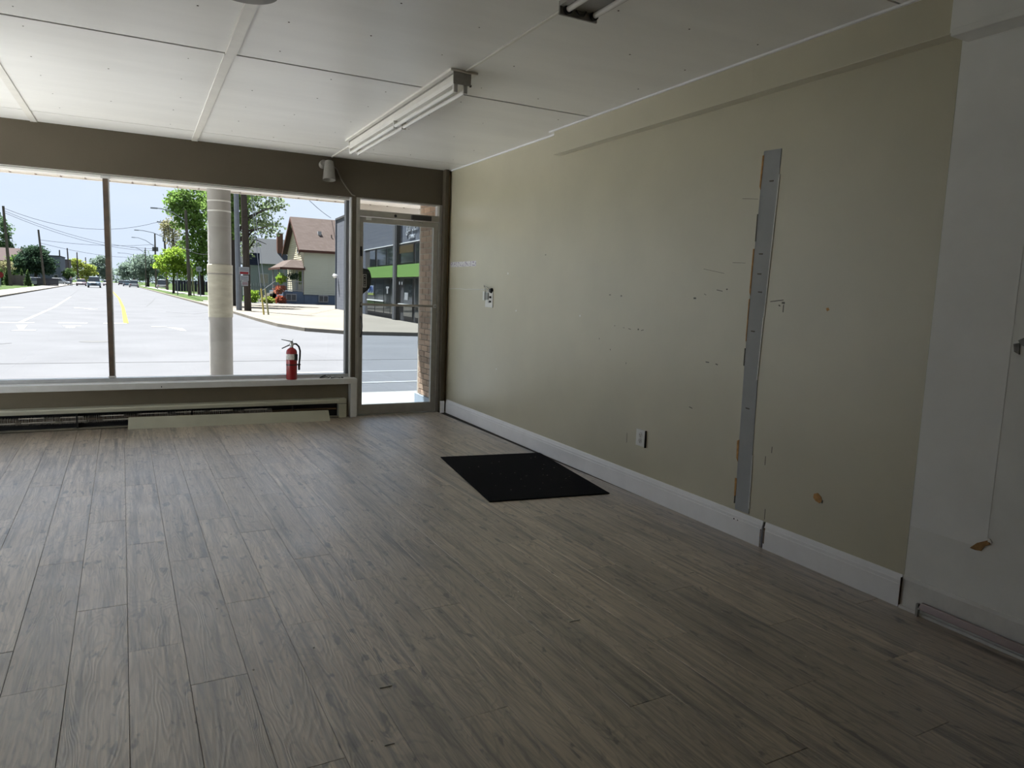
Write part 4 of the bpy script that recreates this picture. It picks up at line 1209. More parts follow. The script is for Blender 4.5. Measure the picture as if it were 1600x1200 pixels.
pole('leaning wooden pole in front of the dark round tree', -14.35, 148, 9.4, 0.21, -0.59)
pole('wooden pole at the corner of the grey building on the left', -18.4, 227, 8.7, 0.22, 0.0)
pole('wooden pole between the brown building and the yellow green tree', -16.1, 224, 9.2, 0.22, -0.3)
pole('short wooden pole next past the brown building', -15.0, 236, 8.6, 0.2, 0.0)
pole('far thin pole above the red car', -14.4, 262, 8.0, 0.2, 0.0)
pole('farthest thin pole left of the pickup', -14.0, 300, 8.0, 0.2, 0.0)

M_wire = pmat('wire_black', (0.05, 0.05, 0.055), 0.6)


def wire(label, a, b, sag, r=0.03):
    a, b = Vector(a), Vector(b)
    pts = []
    for k in range(13):
        f = k / 12
        p = a.lerp(b, f)
        p.z -= sag * 4 * f * (1 - f)
        pts.append(tuple(p))
    o = MB().tube(pts, r, 5).build('overhead_wire', M_wire)
    tag(o, label, 'wire', 'overhead wires')


wire('upper wire crossing the street from the left edge pole', (-18.8, 141, 12.1), (3.4, 147, 12.0), 2.2)
wire('wire sagging from the left edge pole to the lamp poles', (-18.8, 141, 11.7), (3.6, 182, 8.6), 1.4)
wire('second wire sagging from the left edge pole to the lamp poles', (-18.8, 141, 11.4), (3.6, 182, 8.2), 1.5)
wire('wire from the leaning pole across the street', (-14.9, 148, 7.7), (3.6, 182, 9.6), 0.6)
wire('lower wire from the leaning pole across the street', (-14.9, 148, 7.2), (1.8, 211, 7.4), 0.8)
wire('service wire to the roof of the yellow house', (5.3, 43.6, 10.9), (16.0, 67.8, 7.75), 0.7, 0.02)
wire('pale service wire curving behind the concrete column', (5.0, 91, 5.2), (9.0, 75, 6.4), 1.3, 0.03)

for lab, x, y, tx, ty in (('guy wire with a yellow guard, left of the pair', 5.66, 38.4, 5.42, 43.4), ('guy wire with a pale yellow guard, right of the pair', 5.90, 38.5, 5.44, 43.4)):
    t = thing('guy_wire', lab, 'guy wire', (x, y, GZ), group='guy wires of the dark wooden pole')
    top = Vector((tx - x, ty - y, 10.0 - GZ))
    MB().tube([(0, 0, -0.05), tuple(top)], 0.014, 6).build('cable', M_galv, t)
    MB().tube([tuple(top * 0.002), tuple(top * 0.13)], 0.045, 8).build('guard', pmat('guard_yellow', (0.72, 0.58, 0.16) if 'left' in lab else (0.70, 0.66, 0.36), 0.6), t)

# notices on the poles
def notice(label, px, pz, w, hgt, bands):
    t = thing('pole_sign', label, 'sign', (px, 43.30, pz), group='notices on the poles')
    MB().box(-w / 2, -0.012, 0, w / 2, 0.0, hgt).build('panel', M_paint_w, t)
    for (a, b, c) in bands:
        MB().box(-w * 0.42, -0.016, a * hgt, w * 0.42, -0.011, b * hgt).build('band', c, t)
M_paint_w = pmat('sign_white', (0.66, 0.67, 0.68), 0.5)
M_sred = pmat('sign_red', (0.50, 0.05, 0.06), 0.5)
M_spink = pmat('sign_pink', (0.55, 0.42, 0.44), 0.5)
M_sgrey = pmat('sign_grey_lettering', (0.34, 0.36, 0.40), 0.5)
notice('white notice with a red band on the steel pole', 5.335, 1.92, 0.54, 0.42, ((0.06, 0.34, M_sred), (0.55, 0.62, M_sgrey), (0.74, 0.82, M_sgrey)))
notice('plain white notice under the red banded one', 5.345, 1.57, 0.46, 0.30, ((0.25, 0.36, M_sgrey), (0.58, 0.70, M_sgrey)))
notice('small pinkish notice lowest on the dark pole', 5.37, 1.28, 0.34, 0.27, ((0.2, 0.8, M_spink),))
bs = thing('bus_stop_sign', 'small white sign on a thin post left of the concrete column', 'sign', (6.2, 88, GZ))
MB().tube([(0, 0, 0), (-0.12, 0, 3.4)], 0.05, 8).build('post', M_galv, bs)
MB().box(-0.42, -0.05, 2.75, 0.14, -0.03, 3.3).build('panel', M_paint_w, bs)
MB().box(-0.30, -0.06, 2.92, 0.02, -0.048, 3.12).build('panel_mark', M_sgrey, bs)
sb = thing('sign_board', 'dark blue rectangular board on a post behind the dark pole', 'sign', (8.05, 60, GZ))
MB().box(-0.50, -0.08, 3.05, 0.50, 0.08, 4.0).build('panel', pmat('navy_board', (0.03, 0.045, 0.085), 0.5), sb)
MB().tube([(-0.25, 0.05, 0), (-0.25, 0.05, 3.1)], 0.06, 8).build('post', M_dark, sb)
st_ = thing('stop_sign', 'red sign on a post at the left edge of the window', 'sign', (-16.75, 120, GZ))
MB().tube([(0, 0, 0), (0, 0, 1.3)], 0.05, 8).build('post', M_galv, st_)
oc = [(0.42 * math.cos(math.pi / 8 + k * math.pi / 4), 1.62 + 0.42 * math.sin(math.pi / 8 + k * math.pi / 4)) for k in range(8)]
MB().extr(oc, 'y', -0.06, -0.03).build('panel', M_sred, st_)
for lab, x, y, hh in (('thin pale post left of the wooden lamp pole', 4.05, 92.5, 2.6), ('yellow guarded guy post right of the wooden lamp pole', 5.55, 88.5, 3.2)):
    o = MB().tube([(x, y, GZ), (x - (0.22 if 'yellow' in lab else 0), y, GZ + hh)], 0.06, 8).build('marker_post', pmat('post_paint', (0.60, 0.55, 0.28) if 'yellow' in lab else (0.45, 0.46, 0.47), 0.6))
    tag(o, lab, 'post')

# ================================================================== OUTSIDE: dark shop across the lot
FZ = math.atan(0.055)
gb = thing('dark_shop_building', 'dark grey brick shop with a green band across the lot', 'building', (11.3, 30.0, GZ), -FZ)
def brick_tex(name, c1, c2, mort, sx, sz):
    m = pmat(name, c1, 0.85)
    c1, c2, mort = (tuple(x * ALB for x in q) for q in (c1, c2, mort))
    t = m.node_tree
    p = t.nodes['Principled BSDF']
    c = t.nodes.new('ShaderNodeTexCoord')
    s = t.nodes.new('ShaderNodeSeparateXYZ')
    ad = t.nodes.new('ShaderNodeMath'); ad.operation = 'ADD'
    cm = t.nodes.new('ShaderNodeCombineXYZ')
    b = t.nodes.new('ShaderNodeTexBrick')
    b.inputs['Scale'].default_value = 1.0
    b.inputs['Brick Width'].default_value = sx
    b.inputs['Row Height'].default_value = sz
    b.inputs['Mortar Size'].default_value = sz * 0.08
    b.inputs['Color1'].default_value = (*c1, 1); b.inputs['Color2'].default_value = (*c2, 1); b.inputs['Mortar'].default_value = (*mort, 1)
    t.links.new(c.outputs['Object'], s.inputs[0])
    t.links.new(s.outputs['X'], ad.inputs[0]); t.links.new(s.outputs['Y'], ad.inputs[1])
    t.links.new(ad.outputs[0], cm.inputs['X']); t.links.new(s.outputs['Z'], cm.inputs['Y'])
    t.links.new(cm.outputs[0], b.inputs['Vector']); t.links.new(b.outputs['Color'], p.inputs['Base Color'])
    return m
M_gb = brick_tex('charcoal_brick', (0.20, 0.22, 0.27), (0.24, 0.26, 0.31), (0.30, 0.32, 0.37), 0.4, 0.2)
M_gb2 = pmat('charcoal_panel', (0.13, 0.13, 0.135), 0.8, var=0.08, scale=2)
M_green = pmat('lime_green_band', (0.34, 0.62, 0.16), 0.5)
M_win = pmat('dark_shop_glass', (0.035, 0.045, 0.05), 0.06, spec=0.8)
M_frame_d = pmat('charcoal_frame', (0.06, 0.06, 0.065), 0.5)
def gbox(name, x0, y0, z0, x1, y1, z1, mat, parent=None):
    return MB().box(x0, y0, z0 - GZ, x1, y1, z1 - GZ).build(name, mat, parent or gb)
gbox('wall', 0.0, -9, GZ, 14, 21.3, 6.05, M_gb)
gbox('parapet_cap', -0.06, -9, 6.05, 14.05, 21.36, 6.18, M_gb2)
gbox('corner_flashing', -0.05, 21.1, GZ, 0.4, 21.36, 6.18, pmat('slate_blue_flashing', (0.07, 0.09, 0.13), 0.5))
gbox('ledge', -0.06, -2, 3.60, 0.05, 12.2, 3.635, M_sill)
gbox('wall_panel', -0.03, -6, -0.1, 0.04, 11.9, 3.58, M_gb2)
for a, b in ((9.34, 10.6), (6.93, 8.86), (5.15, 6.72), (1.89, 4.40), (-1.2, 1.5)):
    f = gbox('upper_window', -0.06, a - 0.09, 2.60, 0.02, b + 0.09, 3.56, M_frame_d)
    gbox('pane', -0.075, a, 2.66, -0.05, b, 3.50, M_win, f)
    if a in (1.89,):
        gbox('blind', -0.085, a, 3.14, -0.070, b, 3.50, pmat('brown_blind', (0.13, 0.09, 0.035), 0.7), f)
gbox('green_band', -0.16, 5.15, 1.99, -0.02, 10.75, 2.58, M_green)
gbox('green_band', -0.16, -2.0, 1.99, -0.02, 4.40, 2.58, M_green)
for a, b in ((9.35, 11.1), (7.35, 9.2), (6.0, 7.2), (5.15, 5.9), (1.95, 3.4), (-1, 1.5)):
    f = gbox('shop_window', -0.06, a - 0.08, 0.02, 0.02, b + 0.08, 1.97, M_frame_d)
    gbox('pane', -0.075, a, 0.12, -0.05, b, 1.90, M_win, f)
gbox('pilaster', -0.20, 4.42, GZ, 0.0, 4.62, 6.0, M_gb2)
gbox('pilaster_face', -0.22, 4.62, GZ, 0.0, 5.0, 6.0, pmat('grey_pilaster', (0.24, 0.24, 0.25), 0.7))
gbox('window_stone', -0.12, -1, 0.62, -0.04, 4.3, 0.70, M_sill)
gbox('window_stone', -0.12, 7.3, 0.72, -0.04, 11.1, 0.78, M_sill)
os_ = gbox('open_sign', -0.11, 9.50, 1.12, -0.08, 10.85, 1.56, pmat('sign_blue_white', (0.62, 0.70, 0.82), 0.5))
gbox('sign_foot', -0.115, 9.50, 1.03, -0.08, 10.85, 1.14, pmat('sign_lime', (0.52, 0.62, 0.16), 0.5), os_)
for a, b, c, d in ((6.6, 1.15, 6.35, 1.5), (6.75, 1.42, 6.15, 1.52), (3.2, 0.9, 2.6, 1.25)):
    gbox('poster', -0.10, c, b, -0.078, a, d, M_paint_w)
for a in (4.2, 3.75):
    gbox('poster', -0.10, a - 0.15, 1.62, -0.078, a, 1.78, M_paint_w)
wlmp = MB().lathe([(0.05, -0.16), (0.15, -0.10), (0.17, 0.0), (0.10, 0.12)], 12, (-0.20, 20.6, 2.35)).build('wall_lamp', M_white_pl, gb, smooth=True)


def text_mesh(txt, size, depth, shear, mat, name, parent, M):
    cu = bpy.data.curves.new(name, 'FONT')
    cu.body = txt
    cu.size = size
    cu.extrude = depth
    cu.shear = shear
    tmp = bpy.data.objects.new(name + '_tmp', cu)
    COL.objects.link(tmp)
    dg = bpy.context.evaluated_depsgraph_get()
    me = bpy.data.meshes.new_from_object(tmp.evaluated_get(dg))
    bpy.data.objects.remove(tmp)
    me.materials.clear()
    me.materials.append(mat)
    o = bpy.data.objects.new(name, me)
    COL.objects.link(o)
    o.parent = parent
    o.matrix_local = M
    return o


def face_m(x, y, z):
    return Matrix(((0, 0, -1, x), (-1, 0, 0, y), (0, 1, 0, z), (0, 0, 0, 1)))


M_letter = pmat('white_letters', (0.80, 0.84, 0.90), 0.5)
text_mesh('garden', 0.72, 0.01, 0.25, M_letter, 'sign_letters', gb, face_m(-0.03, 3.30, 4.12 - GZ))
text_mesh('CANNA', 0.27, 0.01, 0.1, M_letter, 'sign_letters', gb, face_m(-0.03, 2.85, 3.78 - GZ))
text_mesh('OPEN', 0.50, 0.01, 0.0, pmat('open_blue', (0.05, 0.13, 0.40), 0.5), 'open_letters', os_, face_m(-0.12, 10.85, 1.18 - GZ))

# ================================================================== OUTSIDE: yellow house
M_sid = pmat('sage_siding', (0.98, 1.02, 0.84), 0.6, var=0.04)
M_sid_y = pmat('cream_siding', (1.05, 0.95, 0.68), 0.6, var=0.04)
M_shing = brick_tex('brown_shingle', (0.17, 0.125, 0.105), (0.21, 0.16, 0.14), (0.12, 0.09, 0.08), 0.30, 0.16)
M_fnd = pmat('blue_block', (0.25, 0.33, 0.46), 0.8, var=0.12, scale=2)
M_fascia = pmat('brown_fascia', (0.16, 0.075, 0.055), 0.6)
hs = thing('yellow_house', 'cream and sage sided house with brown gable roof and porch', 'house', (12.79, 64.0, GZ))
D, W_, EZ, RZ = 7.6, 9.0, 4.62 - GZ, 7.45 - GZ
FND = 0.88
MB().box(0.05, 0.05, 0, W_, D - 0.05, FND).build('foundation', M_fnd, hs)
# lapped boards
m = MB()
zz = FND - 0.05
while zz < EZ - 0.02:
    z1 = min(zz + 0.185, EZ)
    m.hexa([(0.0, -0.035, zz), (W_, -0.035, zz), (W_, 0.1, zz), (0.0, 0.1, zz), (0.0, -0.005, z1), (W_, -0.005, z1), (W_, 0.1, z1), (0.0, 0.1, z1)])
    zz += 0.185
m.build('side_siding', M_sid, hs, kind='stuff')
m = MB()
zz = FND - 0.05
while zz < RZ - 0.1:
    z1 = min(zz + 0.185, RZ)
    if z1 <= EZ: a, b = 0.0, D
    else:
        f = (z1 - EZ) / (RZ - EZ)
        a, b = D / 2 * f, D - D / 2 * f
    m.hexa([(-0.035, a, zz), (0.2, a, zz), (0.2, b, zz), (-0.035, b, zz), (-0.005, a, z1), (0.2, a, z1), (0.2, b, z1), (-0.005, b, z1)])
    zz += 0.185
m.build('gable_siding', M_sid_y, hs, kind='stuff')
MB().box(0.1, D - 0.1, FND, W_, D, EZ).box(W_ - 0.1, 0, FND, W_, D, EZ).build('rear_siding', M_sid, hs)
ov = 0.35
sl_r = (RZ - EZ) / (D / 2)
rf = MB()
rf.add([(-0.45, -ov, EZ - ov * sl_r), (W_ + .3, -ov, EZ - ov * sl_r), (W_ + .3, D / 2, RZ), (-0.45, D / 2, RZ),
        (-0.45, -ov, EZ - ov * sl_r + 0.14), (W_ + .3, -ov, EZ - ov * sl_r + 0.14), (W_ + .3, D / 2, RZ + 0.14), (-0.45, D / 2, RZ + 0.14)],
       [(0, 3, 2, 1), (4, 5, 6, 7), (0, 1, 5, 4), (1, 2, 6, 5), (2, 3, 7, 6), (3, 0, 4, 7)])
rf.add([(-0.45, D + ov, EZ - ov * sl_r), (W_ + .3, D + ov, EZ - ov * sl_r), (W_ + .3, D / 2, RZ), (-0.45, D / 2, RZ),
        (-0.45, D + ov, EZ - ov * sl_r + 0.14), (W_ + .3, D + ov, EZ - ov * sl_r + 0.14), (W_ + .3, D / 2, RZ + 0.14), (-0.45, D / 2, RZ + 0.14)],
       [(0, 1, 2, 3), (4, 7, 6, 5), (0, 4, 5, 1), (1, 5, 6, 2), (2, 6, 7, 3), (3, 7, 4, 0)])
rfo = rf.build('roof', M_shing, hs)
fb = MB()
for s, e in ((-ov, D / 2), (D + ov, D / 2)):
    za = EZ - ov * sl_r
    fb.hexa([(-0.50, s, za - 0.22), (-0.44, s, za - 0.22), (-0.44, e, RZ - 0.22), (-0.50, e, RZ - 0.22),
             (-0.50, s, za + 0.12), (-0.44, s, za + 0.12), (-0.44, e, RZ + 0.12), (-0.50, e, RZ + 0.12)])
fb.box(-0.45, -ov - 0.06, EZ - ov * sl_r - 0.08, W_ + .3, -ov, EZ - ov * sl_r + 0.12)
fb.build('fascia', M_fascia, rfo)
MB().box(1.55, 1.6, RZ - 1.55, 1.85, 1.9, RZ - 1.15).build('roof_vent', M_paint_w, rfo)
MB().tube([(2.7, 1.4, RZ - 2.0), (2.7, 1.4, RZ - 1.4)], 0.05, 8).build('vent_pipe', M_dark, rfo)
w = MB().box(-0.09, 1.6, EZ - 0.3, 0.0, 2.7, EZ + 1.0).build('gable_window', M_paint_w, hs)
MB().box(-0.10, 1.75, EZ - 0.18, -0.08, 2.55, EZ + 0.88).build('pane', M_win, w)
for a in (1.25,):
    w = MB().box(a, -0.06, 0.18, a + 0.85, 0.06, 0.82).build('basement_window', M_paint_w, hs)
    for q in (0.06, 0.46):
        MB().box(a + q, -0.07, 0.26, a + q + 0.33, -0.05, 0.74).build('pane', M_win, w)
# porch towards the street
po = MB().box(-1.75, 0.1, 0, 0.05, D - 0.2, 1.05).build('porch_base', M_fnd, hs)
w = MB().box(-1.50, 0.03, 0.22, -0.62, 0.12, 0.86).build('basement_window', M_paint_w, po)
for q in (0.06, 0.47):
    MB().box(-1.50 + q, 0.02, 0.30, -1.50 + q + 0.34, 0.035, 0.78).build('pane', M_win, w)
pr_ = MB().add([(-2.0, -0.3, 3.05), (0.05, -0.3, 3.05), (0.05, D - 1.5, 3.05), (-2.0, D - 1.5, 3.05), (0.05, 0.9, 3.80), (0.05, D - 2.6, 3.80), (-0.9, 0.9, 3.80), (-0.9, D - 2.6, 3.80)],
         [(0, 3, 2, 1), (0, 1, 4, 6), (3, 7, 5, 2), (0, 6, 7, 3), (6, 4, 5, 7), (1, 2, 5, 4)]).build('porch_roof', M_shing, hs)
MB().box(-2.04, -0.34, 2.92, 0.05, -0.26, 3.10).box(-2.04, -0.34, 2.92, -1.97, D - 1.5, 3.10).build('porch_fascia', M_fascia, pr_)
for x, y in ((-1.65, 0.15), (-1.65, 3.0), (-1.65, D - 1.8), (-0.1, 0.15)):
    MB().box(x - 0.06, y - 0.06, 1.0, x + 0.06, y + 0.06, 3.0).build('porch_post', M_paint_w, po)
rl = MB().box(-1.65, 0.10, 1.88, 0.0, 0.16, 1.95).box(-1.65, 0.10, 1.12, 0.0, 0.16, 1.18)
for k in range(10):
    rl.box(-1.65 + k * 0.17, 0.115, 1.15, -1.62 + k * 0.17, 0.145, 1.9)
rl.build('porch_railing', M_paint_w, po)
MB().box(-0.06, 2.6, 1.05, 0.0, 3.5, 2.95).build('front_door', M_paint_w, hs)
MB().box(-0.06, 0.7, 1.7, 0.0, 2.0, 2.8).build('porch_window', M_win, hs)
stp = MB()
for k in range(5):
    stp.box(-1.75 - 0.28 * (5 - k), 3.6, 0, -1.75, 5.2, 0.2 * (k + 1))
stp.build('porch_steps', M_kerb, hs)
MB().tube([(-3.05, 3.55, 0), (-3.05, 3.55, 0.95), (-1.75, 3.55, 1.95)], 0.04, 6).build('stair_rail', M_paint_w, hs)
hp = thing('hanging_plant', 'bright green fern hanging at the porch corner', 'plant', (10.85, 63.95, 2.0))
foliage([(0, 0, -0.05, 0.42, 0.35, 0.45)], 350, 0.09, LM['lime'], hp, seed=31)
MB().lathe([(0.12, -0.2), (0.2, 0.05)], 10).build('basket', M_brown, hp)
MB().tube([(0, 0, 0.0), (0, 0, 0.85)], 0.012, 5).build('chain', M_dark, hp)
hp2 = thing('hanging_plant', 'dark trailing plant hanging under the porch roof by the siding', 'plant', (11.9, 64.0, 2.2))
foliage([(0, 0, 0, 0.55, 0.3, 0.28)], 300, 0.08, LM['dark'], hp2, seed=32)
MB().tube([(0, 0, 0.0), (0, 0, 0.65)], 0.012, 5).build('chain', M_dark, hp2)
rf2 = thing('flowering_plant', 'red flowering plant spilling over the porch edge', 'plant', (10.75, 63.7, 1.0))
foliage([(0, 0, 0.15, 0.50, 0.35, 0.32), (-0.2, 0, -0.15, 0.3, 0.3, 0.22)], 420, 0.08, LM['red'], rf2, seed=33)
MB().lathe([(0.15, -0.35), (0.22, 0.0)], 10).build('pot', M_brown, rf2)
for lab, x, y, rr, hh, mt, sd in (('orange red flower bush low in front of the porch', 10.7, 63.2, 0.45, 0.36, 'red', 41), ('yellow green bush left of the porch steps', 8.5, 63.6, 0.55, 0.6, 'lime', 42),
                                 ('low pale garden bush beside the blue foundation', 9.6, 62.6, 0.5, 0.28, 'yellow', 43)):
    t = thing('garden_bush', lab, 'bush', (x, y, GZ), group='bushes at the yellow house')
    foliage([(0, 0, hh * 0.9, rr, rr * 0.7, hh)], 600, 0.09, LM[mt], t, seed=sd)
    MB().tube([(0, 0, 0), (0, 0, hh)], 0.03, 6).build('stem', M_bark, t)
lw_ = slab('lawn_right', [(4.9, 68.2), (8.6, 67.7), (15.2, 64.1), (15.2, 63.7), (8.2, 61.9), (8.2, 61.7), (30, 59.7), (30, 90), (5, 90)], GZ - 0.2, GZ + 0.008, M_grass, 'strip of lawn around the yellow house', 'lawn')

# grey house behind
gh = thing('grey_house', 'grey shingled house with brick chimney behind the pale tree', 'house', (13.4, 96.0, GZ))
M_gsid = pmat('pale_grey_siding', (0.42, 0.46, 0.47), 0.7, var=0.05)
MB().box(-0.8, 0, 0, 9, 8, 4.3).build('wall', M_gsid, gh)
MB().hexa([(-1.4, -0.5, 4.2), (9.4, -0.5, 4.2), (9.4, 8.5, 4.2), (-1.4, 8.5, 4.2), (-0.9, 3.9, 7.6), (9.4, 3.9, 7.6), (9.4, 4.1, 7.6), (-0.9, 4.1, 7.6)]).build('roof', pmat('grey_shingle', (0.12, 0.13, 0.14), 0.85, var=0.1), gh)
ch = MB().box(2.7, 1.4, 4.5, 3.4, 2.1, 8.2).build('chimney', pmat('chimney_brick', (0.30, 0.15, 0.11), 0.85, var=0.15), gh)
MB().box(2.6, 1.3, 8.2, 3.5, 2.2, 8.35).build('chimney_cap', M_sill, ch)
for a in (0.2, 5.2):
    w = MB().box(a, -0.06, 1.4, a + 1.2, 0.02, 3.0).build('window', M_paint_w, gh)
    MB().box(a + 0.12, -0.08, 1.52, a + 1.08, -0.05, 2.88).build('pane', M_win, w)
fc = thing('picket_fence', 'low pale picket fence left of the porch', 'fence', (8.4, 72.0, GZ))
for k in range(14):
    MB().box(k * 0.22, 0, 0, k * 0.22 + 0.12, 0.04, 1.7).build('picket', M_sgrey if k % 5 == 4 else M_gsid, fc)
MB().box(-0.1, 0.04, 0.4, 3.1, 0.09, 0.5).box(-0.1, 0.04, 1.3, 3.1, 0.09, 1.4).build('rail', M_gsid, fc)

# dark fence and hedge under the right hand trees
df_ = thing('dark_fence', 'long dark board fence in the shade under the right hand trees', 'fence', (5.0, 132, GZ), -0.12)
M_dfence = pmat('dark_boards', (0.055, 0.06, 0.085), 0.8, var=0.2)
for k in range(20):
    MB().box(k * 0.42, 0, 0, k * 0.42 + 0.39, 0.05, 1.75 + 0.03 * (k % 3)).build('board', M_dfence, df_)

# ================================================================== OUTSIDE: left side
lb_ = thing('grey_building', 'blue grey windowless building beyond the dark round tree', 'building', (-21.0, 205, GZ))
M_lb = pmat('blue_grey_render', (0.24, 0.28, 0.34), 0.8, var=0.04, scale=0.5)
MB().box(-6, 0, 0, 4.4, 14, 6.6).build('wall', M_lb, lb_)
MB().box(-6.1, -0.1, 6.6, 4.5, 14.1, 6.8).build('parapet', M_gb2, lb_)
w = MB().box(3.0, -0.08, 0.6, 3.9, 0, 2.2).build('door', M_paint_w, lb_)
MB().box(3.1, -0.1, 1.3, 3.8, -0.07, 2.1).build('pane', M_win, w)
bb_ = thing('brown_building', 'brown flat roofed building right of the blue grey one', 'building', (-20.0, 228, GZ))
MB().box(0, 0, 0, 3.4, 10, 6.3).build('wall', pmat('mauve_brown_wall', (0.28, 0.25, 0.27), 0.8, var=0.06), bb_)
MB().box(-0.1, -0.1, 6.3, 3.5, 10.1, 6.5).build('parapet', M_gb2, bb_)
for zz in (0.9, 3.0):
    w = MB().box(1.6, -0.08, zz, 3.2, 0, zz + 1.1).build('window', M_paint_w, bb_)
    MB().box(1.7, -0.1, zz + 0.1, 3.1, -0.07, zz + 0.75).build('pane', M_win, w)
lh = thing('brown_roof_house', 'house with a long brown roof behind the left pole', 'house', (-28.0, 172, GZ))
MB().box(0, 0, 0, 7.2, 7, 4.6).build('wall', pmat('tan_wall', (0.42, 0.36, 0.33), 0.8, var=0.05), lh)
MB().hexa([(-0.4, -0.5, 4.5), (7.6, -0.5, 4.5), (7.6, 7.5, 4.5), (-0.4, 7.5, 4.5), (-0.2, 3.3, 7.1), (7.4, 3.3, 7.1), (7.4, 3.7, 7.1), (-0.2, 3.7, 7.1)]).build('roof', pmat('rosy_shingle', (0.20, 0.145, 0.14), 0.85, var=0.08), lh)
w = MB().box(4.4, -0.06, 1.6, 5.8, 0.02, 3.0).build('window', M_paint_w, lh)
MB().box(4.5, -0.08, 1.7, 5.7, -0.05, 2.9).build('pane', M_win, w)
for lab, x, y, n, mt, hh in (('weathered pinkish board fence behind the left pole', -19.0, 143, 12, pmat('pinkish_boards', (0.34, 0.28, 0.27), 0.85, var=0.15), 1.65),
                             ('dark low board fence under the round tree', -15.6, 149, 16, pmat('slate_boards', (0.12, 0.12, 0.14), 0.85, var=0.15), 1.35)):
    t = thing('board_fence', lab, 'fence', (x, y, GZ))
    for k in range(n):
        MB().box(k * 0.20, 0, 0, k * 0.20 + 0.18, 0.04, hh + 0.04 * (k % 2)).build('board', mt, t)
    MB().box(-0.05, 0.04, 0.3, n * 0.2, 0.08, 0.4).build('rail', mt, t)


def car(label, loc, rz, body_col, L=4.4, W=1.8, Hh=1.45, truck=False, name='car'):
    t = thing(name, label, 'car', loc, rz)
    mb = pmat('car_paint', body_col, 0.25, coat=0.5)
    hb = 0.80 if not truck else 1.05
    g = 0.22 if not truck else 0.35
    w = W / 2
    # lower body: shaped side profile (x along the car) lofted over the width
    prof = [(-L / 2, g + 0.15), (-L / 2 + 0.05, g), (L / 2 - 0.1, g), (L / 2, g + 0.12), (L / 2 - 0.03, hb - 0.22), (L / 2 - 0.25, hb - 0.06), (L * 0.20, hb), (-L * 0.40, hb), (-L / 2 + 0.03, hb - 0.08)]
    n = len(prof)
    vs = []
    for yy, s in ((-w, 0.97), (-w * 0.94, 1.0), (w * 0.94, 1.0), (w, 0.97)):
        vs += [(x * s, yy, z) for x, z in prof]
    fs = [tuple(range(n - 1, -1, -1)), tuple(range(3 * n, 4 * n))]
    for r_ in range(3):
        for k in range(n):
            k2 = (k + 1) % n
            fs.append((r_ * n + k, r_ * n + k2, (r_ + 1) * n + k2, (r_ + 1) * n + k))
    MB().add(vs, fs).build('body', mb, t, smooth=True)
    a0, a1, b0, b1 = (-L * 0.42, L * 0.22, -L * 0.30, L * 0.08) if not truck else (-L * 0.10, L * 0.26, -L * 0.06, L * 0.16)
    c = MB().hexa([(a0, -w * 0.92, hb - 0.02), (a1, -w * 0.92, hb - 0.02), (a1, w * 0.92, hb - 0.02), (a0, w * 0.92, hb - 0.02),
                   (b0, -w * 0.74, Hh - 0.05), (b1, -w * 0.74, Hh - 0.05), (b1, w * 0.74, Hh - 0.05), (b0, w * 0.74, Hh - 0.05)]).build('glasshouse', M_win, t)
    MB().hexa([(b0 - 0.02, -w * 0.75, Hh - 0.06), (b1 + 0.02, -w * 0.75, Hh - 0.06), (b1 + 0.02, w * 0.75, Hh - 0.06), (b0 - 0.02, w * 0.75, Hh - 0.06),
               (b0 + 0.1, -w * 0.68, Hh), (b1 - 0.1, -w * 0.68, Hh), (b1 - 0.1, w * 0.68, Hh), (b0 + 0.1, w * 0.68, Hh)]).build('roof', mb, c)
    for sx in (-1, 1):
        for sy in (-1, 1):
            wr_ = 0.33 if not truck else 0.40
            wh = MB().lathe([(wr_ * 0.96, -0.11), (wr_, -0.07), (wr_, 0.07), (wr_ * 0.96, 0.11)], 16, (sx * L * 0.31, sy * (w - 0.10), wr_), 'y').build('wheel', M_black, t)
            MB().lathe([(wr_ * 0.55, -0.115), (wr_ * 0.55, 0.115)], 12, (sx * L * 0.31, sy * (w - 0.10), wr_), 'y').build('hub', M_alu_l, wh)
    for sy in (-1, 1):
        MB().box(L / 2 - 0.06, sy * w * 0.62 - 0.16, hb - 0.30, L / 2 + 0.01, sy * w * 0.62 + 0.16, hb - 0.14).build('headlight', M_white_pl, t)
        MB().box(-L / 2 - 0.01, sy * w * 0.72 - 0.14, hb - 0.30, -L / 2 + 0.06, sy * w * 0.72 + 0.14, hb - 0.12).build('tail_light', M_sred, t)
    MB().box(L / 2 - 0.03, -w * 0.4, g + 0.12, L / 2 + 0.015, w * 0.4, hb - 0.34).build('grille', M_black, t)
    return t


pi2 = math.pi / 2
car('blue grey pickup driving towards the camera left of the mullion', (-6.95, 148, GZ), -pi2 + 0.03, (0.22, 0.32, 0.42), 5.4, 2.0, 1.95, True, 'pickup_truck')
car('dark red car behind the pickup', (-10.6, 176, GZ), -pi2 + 0.03, (0.36, 0.20, 0.22))
car('pale car half hidden behind the mullion', (-6.6, 200, GZ), -pi2, (0.50, 0.42, 0.44))
car('silver car on the right side of the far street', (-0.9, 180, GZ), pi2 + 0.03, (0.55, 0.60, 0.64), 4.6, 1.85, 1.6)
car('blue car ahead of the silver car', (-2.5, 205, GZ), pi2 + 0.03, (0.10, 0.22, 0.32))
car('small dark car farthest on the right side', (-4.4, 245, GZ), pi2 + 0.03, (0.06, 0.07, 0.10))
car('silver car parked under the dark round tree', (-15.8, 153.5, GZ), 0.1, (0.50, 0.52, 0.56), 4.5)
car('white car parked by the blue grey building', (-15.6, 190, GZ), -0.3, (0.66, 0.70, 0.72), 4.4)
car('white van parked beyond the right hand lawn', (4.4, 170, GZ), pi2, (0.66, 0.68, 0.68), 4.8, 1.9, 1.9)

